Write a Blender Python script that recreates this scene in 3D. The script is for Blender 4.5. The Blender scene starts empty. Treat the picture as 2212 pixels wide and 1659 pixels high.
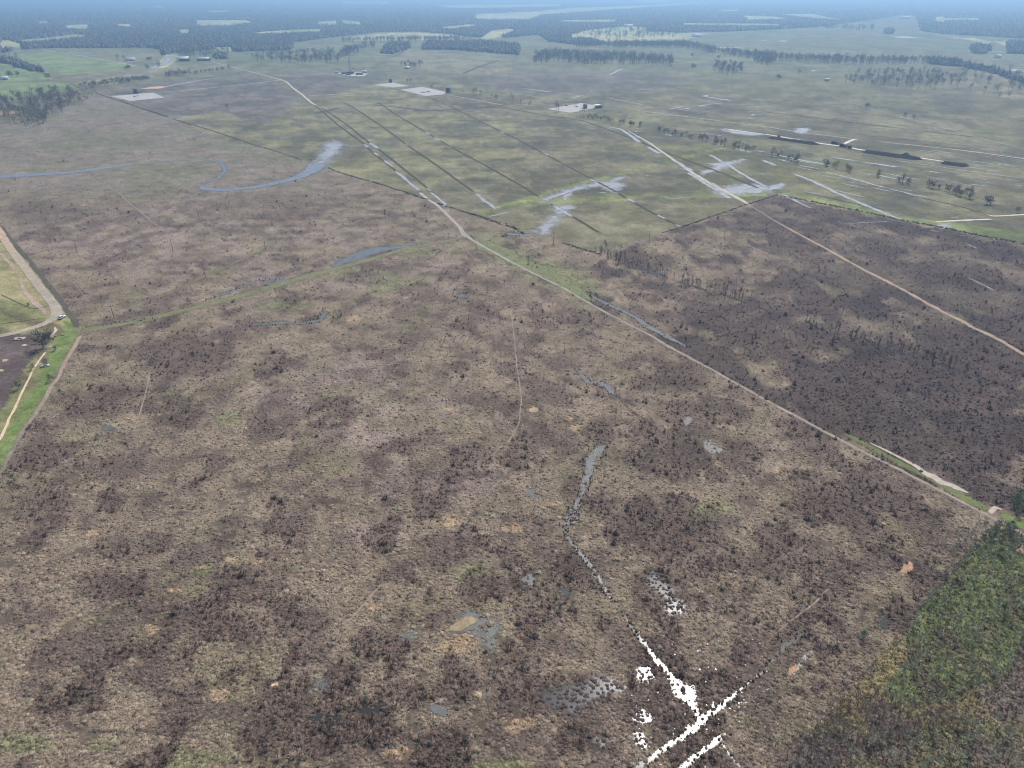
import bpy, math, random
import numpy as np
from mathutils import Vector
R = math.radians
random.seed(7)
rng = np.random.default_rng(11)
scene = bpy.context.scene
COL = scene.collection

# ------------------------------------------------------------------ camera, sky, sun
H = 165.0            # drone height, metres
PITCH = R(28.9)
F = 1536.0           # focal length in units of a 2212 px wide frame
CX, CY = 1106.0, 829.5
SP, CP = math.sin(PITCH), math.cos(PITCH)
cam_d = bpy.data.cameras.new("camera")
cam = bpy.data.objects.new("camera", cam_d); COL.objects.link(cam)
cam.location = (0, 0, H); cam.rotation_euler = (R(90) - PITCH, 0, 0)
cam_d.sensor_width = 36; cam_d.lens = 36 * F / 2212
cam_d.clip_start = 1; cam_d.clip_end = 120000
scene.camera = cam

def ray(px, py):
    u, v = (px - CX) / F, (CY - py) / F
    return Vector((u, CP + v * SP, -SP + v * CP)).normalized()
def g(px, py):                       # frame point -> ground point
    u, v = (px - CX) / F, (CY - py) / F
    t = H / (SP - v * CP)
    return (u * t, (CP + v * SP) * t)
def gv(px, py):
    u, v = (px - CX) / F, (CY - py) / F
    t = H / np.maximum(SP - v * CP, 1e-4)
    return u * t, (CP + v * SP) * t
def pv(x, y):                        # ground point -> frame point
    zc = np.maximum(y * CP + H * SP, 1.0)
    return CX + F * x / zc, CY - F * (y * SP - H * CP) / zc
def ppm(py):                         # lateral frame px per metre
    return F * (SP - (CY - py) / F * CP) / H

sd = ray(1478, 1502); sun_dir = Vector((sd.x, sd.y, -sd.z))      # towards the sun: mirror of the glint on the water
sun_el = math.asin(sun_dir.z); sun_az = math.atan2(sun_dir.x, sun_dir.y)
sun_d = bpy.data.lights.new("sun", 'SUN'); sun_d.energy = 4.8; sun_d.angle = R(0.53); sun_d.color = (1.0, 0.945, 0.87)
sun = bpy.data.objects.new("sun", sun_d); COL.objects.link(sun)
sun.rotation_euler = sun_dir.to_track_quat('Z', 'Y').to_euler(); sun.location = (0, 0, 300)
world = bpy.data.worlds.new("World"); scene.world = world; world.use_nodes = True
wn = world.node_tree
sky = wn.nodes.new('ShaderNodeTexSky'); sky.sky_type = 'NISHITA'; sky.sun_disc = False
sky.sun_elevation = sun_el; sky.sun_rotation = sun_az
sky.air_density = 1.0; sky.dust_density = 1.5; sky.ozone_density = 1.0
wn.links.new(sky.outputs[0], wn.nodes['Background'].inputs[0]); wn.nodes['Background'].inputs[1].default_value = 0.12
scene.view_settings.view_transform = 'Standard'; scene.view_settings.look = 'None'
scene.view_settings.exposure = 0.08; scene.view_settings.gamma = 1.0
cy = scene.cycles
cy.max_bounces = 4; cy.diffuse_bounces = 2; cy.glossy_bounces = 2; cy.transmission_bounces = 2; cy.volume_bounces = 0
cy.transparent_max_bounces = 10; cy.caustics_reflective = False; cy.caustics_refractive = False
cy.use_denoising = True; cy.denoiser = 'OPENIMAGEDENOISE'; cy.denoising_input_passes = 'RGB_ALBEDO_NORMAL'; cy.filter_width = 1.1; cy.sample_clamp_direct = 1.6; cy.sample_clamp_indirect = 1.6

# ------------------------------------------------------------------ noise and small helpers
def _hash(ix, iy, s):
    h = (ix.astype(np.int64) * 374761393 + iy.astype(np.int64) * 668265263 + s * 1442695041) & 0xffffffff
    h = ((h ^ (h >> 13)) * 1274126177) & 0xffffffff
    return ((h ^ (h >> 16)) & 0xffff) / 65535.0
def vnoise(x, y, s=0):
    ix, iy = np.floor(x), np.floor(y); fx, fy = x - ix, y - iy
    fx = fx * fx * (3 - 2 * fx); fy = fy * fy * (3 - 2 * fy)
    a, b, c, d = _hash(ix, iy, s), _hash(ix + 1, iy, s), _hash(ix, iy + 1, s), _hash(ix + 1, iy + 1, s)
    return a + (b - a) * fx + (c - a) * fy + (a - b - c + d) * fx * fy
def fbm(x, y, sc, o=4, s=0):
    t = 0; a = 1; n = 0
    for k in range(o):
        t = t + a * vnoise(x / sc * 2 ** k + 17.3 * k, y / sc * 2 ** k - 9.1 * k, s + k); n += a; a *= .55
    return t / n
def sstep(a, b, x):
    t = np.clip((x - a) / (b - a), 0, 1); return t * t * (3 - 2 * t)
def inpoly(px, py, poly):
    c = np.zeros(px.shape, bool); n = len(poly)
    for i in range(n):
        x1, y1 = poly[i]; x2, y2 = poly[(i + 1) % n]
        if y1 == y2: continue
        k = ((y1 > py) != (y2 > py)) & (px < (x2 - x1) * (py - y1) / (y2 - y1) + x1)
        c ^= k
    return c
def Z(c, r, pts):                    # points read in an enlarged tile of the photograph
    return [(553 * c + p[0] / 4, 414.75 * r + p[1] / 4) for p in pts]
def SA(k, pts):
    return [(737.33 * k + p[0] / 3, p[1] / 3) for p in pts]
def lin(r, gg, b):
    f = lambda c: (c / 255 / 12.92) if c <= 10 else ((c / 255 + .055) / 1.055) ** 2.4
    return np.array([f(r), f(gg), f(b)])
def mixc(a, b, t):
    return a * (1 - t[:, None]) + b * t[:, None]

def put(o, label=None, cat=None, group=None, kind=None):
    if label: o['label'] = label
    if cat: o['category'] = cat
    if group: o['group'] = group
    if kind: o['kind'] = kind
    return o
def mesh_np(name, verts, faces_flat, sizes, mat, color=None, parent=None, smooth=False, edge=None):
    me = bpy.data.meshes.new(name)
    verts = np.asarray(verts, np.float32); faces_flat = np.asarray(faces_flat, np.int32); sizes = np.asarray(sizes, np.int32)
    me.vertices.add(len(verts)); me.vertices.foreach_set('co', verts.ravel())
    me.loops.add(len(faces_flat)); me.loops.foreach_set('vertex_index', faces_flat)
    me.polygons.add(len(sizes))
    st = np.concatenate([[0], np.cumsum(sizes)[:-1]]).astype(np.int32)
    me.polygons.foreach_set('loop_start', st); me.polygons.foreach_set('loop_total', sizes)
    if smooth: me.polygons.foreach_set('use_smooth', np.ones(len(sizes), bool))
    me.update(calc_edges=True)
    if color is not None:
        ca = me.color_attributes.new('tint', 'FLOAT_COLOR', 'POINT')
        c4 = np.ones((len(verts), 4), np.float32); c4[:, :3] = color
        ca.data.foreach_set('color', c4.ravel())
    if edge is not None:
        ea = me.attributes.new('edge', 'FLOAT', 'POINT'); ea.data.foreach_set('value', np.asarray(edge, np.float32))
    me.materials.append(mat)
    o = bpy.data.objects.new(name, me); COL.objects.link(o)
    if parent: o.parent = parent
    return o

# ------------------------------------------------------------------ materials
MATS = {}
def nodes_of(name):
    m = bpy.data.materials.new(name); m.use_nodes = True; MATS[name] = m
    return m, m.node_tree.nodes, m.node_tree.links, m.node_tree.nodes['Principled BSDF']
def noise_node(N, L, scale, detail=4, rough=.6, vec=None):
    n = N.new('ShaderNodeTexNoise'); n.inputs['Scale'].default_value = scale
    n.inputs['Detail'].default_value = detail; n.inputs['Roughness'].default_value = rough
    if vec is None:
        tc = N.new('ShaderNodeTexCoord'); vec = tc.outputs['Object']
    L.new(vec, n.inputs['Vector'])
    return n
def maprange(N, L, src, a, b, c, d):
    m = N.new('ShaderNodeMapRange'); L.new(src, m.inputs[0])
    for i, v in enumerate((a, b, c, d)): m.inputs[i + 1].default_value = v
    return m.outputs[0]
def scale_color(N, L, col, fac):
    v = N.new('ShaderNodeVectorMath'); v.operation = 'SCALE'
    L.new(col, v.inputs[0]); L.new(fac, v.inputs['Scale']); return v.outputs[0]
def mat_tint(name, nscales=(), rough=.95, spec=.08, bump=None):
    """Base colour from the mesh's own tint, broken up by procedural noise."""
    m, N, L, B = nodes_of(name)
    a = N.new('ShaderNodeAttribute'); a.attribute_name = 'tint'
    col = a.outputs['Color']
    for sc, lo, hi in nscales:
        n = noise_node(N, L, sc)
        col = scale_color(N, L, col, maprange(N, L, n.outputs[0], .3, .7, lo, hi))
    L.new(col, B.inputs['Base Color'])
    B.inputs['Roughness'].default_value = rough; B.inputs['Specular IOR Level'].default_value = spec
    if bump:
        n = noise_node(N, L, bump[0], 5, .65); b = N.new('ShaderNodeBump')
        b.inputs['Strength'].default_value = bump[2]; b.inputs['Distance'].default_value = bump[1]
        L.new(n.outputs[0], b.inputs['Height']); L.new(b.outputs[0], B.inputs['Normal'])
    return m
def mat_plain(name, c, rough=.8, spec=.2, var=.2, sc=1.0, metal=0.0):
    m, N, L, B = nodes_of(name)
    n = noise_node(N, L, sc)
    rgb = N.new('ShaderNodeRGB'); rgb.outputs[0].default_value = (*c, 1)
    L.new(scale_color(N, L, rgb.outputs[0], maprange(N, L, n.outputs[0], .3, .7, 1 - var, 1 + var)), B.inputs['Base Color'])
    B.inputs['Roughness'].default_value = rough; B.inputs['Specular IOR Level'].default_value = spec; B.inputs['Metallic'].default_value = metal
    return m
def mat_water(name, c, rough, var=.25, sc=.2, bump=.0):
    m, N, L, B = nodes_of(name)
    n = noise_node(N, L, sc)
    rgb = N.new('ShaderNodeRGB'); rgb.outputs[0].default_value = (*c, 1)
    L.new(scale_color(N, L, rgb.outputs[0], maprange(N, L, n.outputs[0], .3, .7, 1 - var, 1 + var)), B.inputs['Base Color'])
    B.inputs['Roughness'].default_value = rough; B.inputs['IOR'].default_value = 1.33
    if bump:
        n2 = noise_node(N, L, 1.3, 3); b = N.new('ShaderNodeBump'); b.inputs['Strength'].default_value = bump; b.inputs['Distance'].default_value = .05
        L.new(n2.outputs[0], b.inputs['Height']); L.new(b.outputs[0], B.inputs['Normal'])
    return m

def ragged(m, k=.9, sc=.12, lo=.28, hi=.5, top=1.0):
    """let the ground show through along an uneven margin: attribute 'edge' is 0 on the outline, 1 well inside"""
    N, L = m.node_tree.nodes, m.node_tree.links; B = N['Principled BSDF']; out = [n for n in N if n.type == 'OUTPUT_MATERIAL'][0]
    a = N.new('ShaderNodeAttribute'); a.attribute_name = 'edge'
    n = noise_node(N, L, sc, 6, .7)
    ad = N.new('ShaderNodeMath'); ad.operation = 'MULTIPLY_ADD'; L.new(maprange(N, L, n.outputs[0], .28, .72, -.5, .5), ad.inputs[0]); ad.inputs[1].default_value = k; L.new(a.outputs['Fac'], ad.inputs[2])
    f = maprange(N, L, ad.outputs[0], lo, hi, 0, top)
    t = N.new('ShaderNodeBsdfTransparent'); mx = N.new('ShaderNodeMixShader'); L.new(f, mx.inputs[0]); L.new(t.outputs[0], mx.inputs[1]); L.new(B.outputs[0], mx.inputs[2]); L.new(mx.outputs[0], out.inputs['Surface'])
    return m
m_ground = mat_tint('ground_soil', ((1.1, .7, 1.3), (.3, .78, 1.22), (.07, .74, 1.26), (.02, .85, 1.15)), bump=(.8, .6, .7))
m_field = None
m_tuft = mat_tint('dry_grass', ())
m_shrub = mat_tint('scrub_twigs', ())
m_wood = mat_tint('woodland_canopy', ())
m_ribbon = mat_tint('track_dirt', ((.6, .8, 1.2), (.12, .85, 1.15)), bump=(1.5, .1, .4))
m_water = mat_water('dark_water', (.035, .037, .034), .15)
m_marshwater = mat_water('shallow_marsh_water', (.10, .105, .105), .3)
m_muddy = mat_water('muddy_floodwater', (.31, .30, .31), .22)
m_creek = mat_water('creek_water', (.12, .128, .135), .22)
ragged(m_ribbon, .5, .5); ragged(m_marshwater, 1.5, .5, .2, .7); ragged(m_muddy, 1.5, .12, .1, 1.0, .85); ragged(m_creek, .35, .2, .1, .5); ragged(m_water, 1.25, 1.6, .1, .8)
m_clay = mat_tint('bare_clay', ((.8, .75, 1.25), (.2, .85, 1.15)), bump=(1.5, .15, .5)); ragged(m_clay, 1.3, .55, .2, .75)
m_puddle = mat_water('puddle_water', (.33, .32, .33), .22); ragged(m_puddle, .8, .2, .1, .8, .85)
m_hollow = mat_water('hollow_water', (.04, .043, .045), .165); ragged(m_hollow, 1.2, 1.3, .1, .85)
m_silt = mat_water('silty_pond_water', (.17, .12, .075), .3)

# ------------------------------------------------------------------ the plan of the land (outlines read off the photograph, laid on the ground)
K = 1.0    # palette scale
def P(r, gg, b):
    c = lin(r, gg, b); return (c * .88 + c.mean() * .12) * PK[0]
PK = [1.1]
MARSH = ([(-300, 232), (0, 262), (100, 255), (110, 235), (165, 228), (200, 203), (215, 200), (330, 245), (362, 251), (470, 300), (553, 314), (669, 350), (793, 390), (868, 414), (923, 431), (943, 438), (1028, 465), (1106, 490),
          (1131, 505), (1200, 512), (1216, 525), (1296, 548), (1306, 542), (1336, 532), (1401, 515), (1431, 502), (1473, 490), (1531, 470), (1616, 441), (1659, 427), (1678, 421),
          (1744, 433), (1874, 460), (1954, 477), (2016, 487), (2212, 527), (2700, 620), (2900, 2500), (-900, 2500), (-300, 1250), (0, 1030), (5, 1017), (52, 930), (92, 870), (115, 830),
          (120, 825), (160, 752), (172, 725), (167, 707), (157, 687), (120, 635), (65, 565), (0, 487), (-300, 200)])
LAWN = [(139, 692), (162, 702), (167, 720), (163, 735), (140, 772), (112, 820), (100, 845), (45, 930), (0, 1010), (-80, 1120), (-80, 1060), (0, 962), (35, 892), (82, 825), (105, 765), (120, 737), (137, 715)]
SOIL = [(-80, 725), (0, 727), (40, 722), (85, 720), (112, 715), (110, 735), (75, 765), (50, 800), (20, 860), (0, 890), (-80, 900)]
FARM = [(-400, 300), (0, 487), (65, 565), (120, 635), (157, 687), (165, 715), (112, 820), (45, 930), (0, 1010), (-400, 1400)]
SCRUBWOOD = Z(3, 2, [(2010, 1190), (1740, 1460), (1600, 1620)]) + Z(3, 3, [(1510, 60), (1300, 300), (1200, 420), (1000, 640), (820, 860), (740, 960), (500, 1200), (330, 1400), (170, 1659)]) + [(1650, 1800), (2600, 2200), (2600, 1300), (2330, 1240), (2212, 1168)]
LIME = Z(3, 3, [(1290, 290), (1500, 90), (1560, -250), (1760, -400), (2000, -420), (2212, -380), (2700, -100), (2600, 500), (2212, 560), (2050, 900), (1650, 1040), (1550, 1120), (1100, 1120), (980, 1000), (1200, 720), (1180, 520)])
LIME2 = Z(3, 3, [(700, 1480), (1300, 1330), (1700, 1250), (2300, 1330), (2500, 1900), (600, 1900)])
# farmland in the upper left
GREEN1 = Z(0, 0, [(-200, 560), (0, 490), (360, 432), (700, 485), (1050, 540), (1210, 578), (1090, 592), (600, 645), (390, 625), (370, 585), (0, 500)])
GREEN1B = Z(0, 0, [(-200, 560), (0, 545), (130, 570), (300, 620), (400, 640), (460, 690), (0, 700), (-200, 700)])
GREEN2 = Z(0, 0, [(-200, 730), (0, 722), (580, 712), (680, 762), (300, 825), (0, 862), (-200, 880)])
TANF = [Z(0, 0, [(450, 432), (1400, 440), (1360, 475), (1330, 520), (1050, 530), (700, 475)]), Z(0, 0, [(480, 650), (700, 620), (1050, 596), (1120, 625), (900, 655), (560, 690)]),
        Z(0, 0, [(620, 735), (800, 690), (1260, 625), (1450, 560), (1800, 540), (2000, 590), (1700, 620), (1200, 670), (850, 740), (680, 770)]),
        Z(1, 0, [(0, 455), (330, 440), (330, 385), (1050, 365), (1250, 370), (1000, 450), (600, 440), (200, 480)]), Z(1, 0, [(1300, 430), (1700, 430), (2212, 480), (2212, 640), (1700, 640), (1100, 560)]),
        Z(3, 0, [(1650, 570), (1950, 640), (2212, 740), (2400, 900), (2000, 830), (1700, 700)])]
PURPLE = [Z(1, 0, [(300, 600), (700, 590), (1100, 620), (1150, 680), (600, 820), (430, 820), (250, 690)]), Z(1, 0, [(1900, 680), (2212, 590), (2700, 590), (3300, 640), (3800, 720), (3200, 790), (2500, 830), (2000, 760)]),
          Z(0, 0, [(860, 800), (1400, 690), (2200, 640), (2600, 830), (2300, 1090), (1900, 950), (1500, 1030), (950, 830)])]
OLIVE = [Z(1, 0, [(0, 1100), (560, 960), (1000, 960), (1500, 960), (2212, 1000), (2400, 1659), (900, 1659), (0, 1270)]), Z(1, 0, [(1000, 680), (1400, 690), (2300, 770), (2212, 830), (1700, 800), (1300, 900), (500, 960)]),
         Z(2, 0, [(300, 900), (1000, 880), (1500, 1000), (2212, 1100), (1700, 1150), (1000, 1150), (500, 1060)])]
GRASSBAND = [[(1573, 319), (1481, 342), (1348, 378), (1228, 407), (1150, 432), (1106, 445), (1035, 463), (1033, 458), (1100, 436), (1225, 400), (1345, 371), (1478, 336), (1566, 317)],
             [(1040, 466), (1106, 448), (1256, 438), (1406, 431), (1556, 425), (1659, 424), (1659, 417), (1556, 418), (1406, 423), (1256, 427), (1106, 438), (1038, 459)],
             [(1680, 421), (1744, 433), (1874, 460), (1954, 477), (2016, 487), (2212, 526), (2500, 585), (2500, 570), (2212, 505), (2040, 480), (1950, 470), (1874, 449), (1744, 424), (1690, 416)]]
WOOD_EDGE = [(-600, 130), (0, 118), (20, 115), (40, 110), (90, 107), (320, 106), (347, 110), (353, 123), (370, 118), (460, 110), (500, 115), (567, 113), (630, 110), (633, 95), (737, 81), (820, 72), (897, 71), (970, 76), (1035, 84),
             (1100, 84), (1164, 78), (1187, 93), (1244, 100), (1470, 100), (1490, 72), (1575, 71), (1660, 67), (1760, 62), (1835, 52), (1900, 43), (1942, 35), (1975, 36), (1985, 48), (1990, 70), (2035, 76), (2212, 86), (2800, 110)]
CLEAR = [SA(0, [(70, 262), (260, 248), (480, 222), (620, 225), (420, 247), (200, 268)]), SA(0, [(420, 165), (580, 155), (570, 187), (430, 182)]), SA(0, [(760, 155), (860, 155), (860, 170), (760, 168)]),
         SA(0, [(1270, 130), (1600, 130), (1640, 145), (1480, 165), (1280, 165)]), SA(0, [(1560, 215), (1850, 195), (2090, 186), (2080, 202), (1700, 217)]), SA(0, [(990, 39), (1060, 39), (1070, 50), (1000, 48)]),
         SA(0, [(1340, 70), (1490, 70), (1480, 80), (1340, 78)]), SA(0, [(1780, 11), (1830, 11), (1830, 25), (1780, 25)]), SA(0, [(2050, 140), (2190, 133), (2190, 157), (2060, 157)]), SA(0, [(1390, 305), (1510, 305), (1500, 332), (1380, 330)]),
         SA(0, [(1150, 192), (1230, 190), (1230, 215), (1180, 220)]), SA(0, [(240, 138), (330, 134), (320, 150), (250, 150)]), SA(0, [(0, 262), (60, 258), (160, 300), (120, 310), (60, 300), (0, 320)]),
         SA(1, [(60, 240), (250, 218), (480, 213), (700, 228), (900, 247), (760, 255), (400, 262), (60, 268)]), SA(1, [(890, 258), (960, 200), (1080, 185), (1140, 195), (1060, 215), (1010, 240), (930, 262)]), SA(1, [(620, 177), (860, 156), (880, 166), (700, 184)]),
         SA(1, [(865, 90), (1000, 85), (1280, 72), (1480, 52), (2000, 33), (2212, 18), (2400, 18), (2212, 32), (1700, 65), (1300, 94), (1220, 124), (980, 127), (860, 117)]), SA(1, [(600, 34), (900, 27), (1430, 26), (1420, 40), (900, 52), (700, 50)]),
         SA(1, [(1420, 130), (1790, 127), (1790, 142), (1430, 142)]), SA(1, [(1470, 228), (1600, 193), (1850, 168), (1990, 178), (1980, 203), (2212, 212), (2400, 214), (2212, 262), (1900, 267), (1700, 272), (1620, 242), (1500, 240)]),
         SA(1, [(0, 126), (130, 142), (140, 158), (0, 150)]), SA(1, [(0, 12), (320, 12), (310, 24), (0, 26)]), SA(1, [(1880, 2), (2140, 1), (2140, 16), (1900, 14)]),
         SA(2, [(350, 100), (600, 105), (680, 122), (420, 127), (400, 106)]), SA(2, [(600, 92), (850, 90), (950, 112), (1060, 130), (900, 119)]), SA(2, [(0, 150), (500, 152), (700, 158), (560, 165), (0, 160)]),
         SA(2, [(1630, 110), (1700, 105), (1705, 142), (1630, 140)]), SA(2, [(1700, 118), (1930, 118), (1920, 128), (1710, 130)]), SA(2, [(240, 64), (360, 62), (370, 72), (250, 72)]), SA(2, [(1690, 238), (1880, 245), (2000, 270), (1960, 300), (1880, 262)]), SA(2, [(2010, 270), (2120, 262), (2180, 275), (2100, 300)])]
CLEAR.append(Z(0, 0, [(1320, 600), (1390, 520), (1440, 470), (1540, 470), (1540, 510), (1440, 580)]))
WOODS = [SA(1, [(520, 322), (560, 277), (760, 285), (900, 275), (1150, 300), (1150, 358), (900, 337), (700, 322)]), SA(1, [(260, 345), (300, 290), (440, 285), (440, 315), (330, 350)]),
         SA(2, [(1860, 310), (1900, 296), (2000, 318), (1945, 355), (1880, 345)]), SA(2, [(2100, 280), (2400, 280), (2400, 360), (2110, 347)]), SA(2, [(1310, 200), (1360, 195), (1365, 218), (1315, 220)]),
         SA(0, [(0, 385), (60, 385), (290, 470), (280, 476), (180, 455), (0, 402)]), SA(0, [(1390, 368), (1470, 365), (1480, 382), (1390, 384)])]
BAND_C = SA(1, [(1520, 290), (2212, 292)]) + SA(2, [(60, 300), (200, 335), (440, 360), (600, 376), (900, 392), (1300, 400), (1600, 398), (1800, 415), (2000, 455), (2212, 525), (2500, 620)])
WOODS.append(BAND_C[8:] + [(x, y + 6) for x, y in BAND_C[8:][::-1]])

# dark thickets: x, y, rx, ry, strength
THICK = [(415, 770, 88, 48, 1), (345, 790, 25, 60, .8), (225, 872, 78, 38, .8), (85, 1090, 60, 55, .7), (398, 905, 42, 24, .9), (330, 1175, 40, 28, .8), (1298, 935, 34, 25, 1), (1015, 988, 55, 32, .8), (500, 1365, 60, 26, .9), (270, 1190, 60, 30, .5),
         (1480, 690, 60, 25, .7), (1390, 565, 60, 22, .8), (1690, 740, 120, 40, 1.0), (1560, 890, 55, 28, .9), (1480, 890, 60, 32, .9), (1380, 990, 55, 26, 1), (1460, 1005, 80, 36, .9), (1600, 985, 60, 35, .8), (1780, 1080, 80, 50, 1), (1870, 1125, 30, 26, .9),
         (1700, 1195, 70, 45, .8), (1420, 1140, 120, 60, 1), (1500, 1200, 90, 50, .7), (1440, 830, 70, 24, .8), (1260, 690, 50, 20, .6), (700, 1560, 150, 60, 1), (610, 1500, 80, 40, .8), (960, 1625, 60, 45, 1), (1050, 1270, 60, 35, .8),
         (820, 1395, 70, 36, .9), (600, 1600, 90, 60, .9), (1190, 1500, 120, 45, .8), (1430, 1290, 70, 60, .8), (1240, 1240, 60, 40, .8), (1300, 1090, 60, 36, .5), (640, 1520, 60, 40, .8), (880, 1500, 60, 30, .8), (1100, 1440, 70, 50, .7), (520, 1250, 60, 30, .4),
         (1010, 1480, 60, 24, .8), (1170, 1300, 70, 60, .6), (860, 1240, 40, 20, .6), (620, 1360, 40, 20, .5), (730, 690, 20, 10, .7), (965, 593, 22, 10, .8), (1090, 745, 22, 10, .6), (790, 605, 40, 12, .6), (900, 630, 50, 14, .5), (100, 460, 90, 30, .7), (240, 460, 80, 30, .5),
         (620, 455, 90, 30, .7), (700, 430, 70, 20, .8), (480, 450, 80, 30, .4), (790, 480, 40, 14, .7), (1900, 1180, 50, 40, .6), (2050, 1180, 60, 50, .4), (1800, 1240, 60, 40, .6), (330, 1300, 60, 30, .4), (180, 1020, 80, 40, .5), (230, 1270, 50, 30, .4), (1900, 950, 60, 40, .4), (1570, 1290, 60, 40, .4), (2090, 960, 90, 50, .6),
         (1000, 1195, 40, 20, .5), (570, 1345, 50, 25, .4), (1650, 1350, 60, 40, .4), (1760, 1300, 60, 40, .5)]
TAN = [(157, 1133, 22, 10), (35, 1155, 14, 8), (200, 1152, 20, 9), (75, 1350, 28, 10), (500, 1210, 18, 8), (548, 1212, 20, 8), (1152, 885, 13, 6), (575, 740, 10, 5), (840, 660, 8, 4), (875, 643, 16, 3), (1680, 1020, 20, 7), (1240, 925, 18, 8),
       (1230, 905, 10, 5), (960, 1130, 40, 18), (1110, 1140, 30, 20), (440, 1225, 22, 8), (370, 1275, 24, 10), (330, 1360, 30, 14), (470, 1500, 30, 14), (1480, 1065, 24, 8), (1090, 990, 20, 14), (975, 885, 16, 5), (760, 690, 30, 8), (565, 1035, 10, 6), (1200, 1090, 22, 10), (800, 1310, 40, 20), (980, 1390, 60, 26), (1120, 1560, 70, 30), (1030, 1500, 60, 20), (860, 1630, 60, 20), (1820, 1080, 14, 6)]
GREENP = [(440, 1235, 36, 14), (200, 1345, 30, 12), (770, 590, 80, 14), (1130, 555, 70, 18), (1230, 600, 60, 22), (1180, 585, 50, 30), (900, 545, 60, 14), (560, 545, 20, 8), (870, 610, 50, 16), (620, 655, 60, 14), (820, 620, 40, 16), (490, 905, 34, 16), (60, 1610, 50, 24), (430, 1640, 70, 20), (1180, 480, 40, 14), (1060, 510, 60, 16), (1000, 1240, 40, 20), (980, 1650, 60, 18), (1090, 1660, 60, 18), (470, 590, 40, 8), (1530, 1100, 60, 20), (220, 1610, 20, 12), (1270, 630, 40, 30)]
PINK = [(600, 560, 500, 90), (250, 520, 250, 80), (880, 980, 170, 100), (700, 830, 160, 60), (1010, 890, 90, 50), (480, 1200, 120, 50), (830, 1160, 90, 40), (700, 1330, 120, 60)]
DARKR = [(1640, 430), (1680, 424), (1744, 436), (1874, 463), (1954, 480), (2016, 490), (2212, 530), (2700, 640), (2700, 1150), (2212, 1060), (2060, 1000), (1990, 920), (1900, 850), (1790, 800), (1640, 770), (1560, 700), (1660, 660), (1800, 640), (1690, 560), (1560, 500)]

def ell(px, py, e, amp=.35, n=None):
    d = ((px - e[0]) / e[2]) ** 2 + ((py - e[1]) / e[3]) ** 2
    d = np.sqrt(d)
    if n is not None: d = d + (n - .5) * 2 * amp
    return 1 - sstep(.75, 1.15, d)

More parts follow.
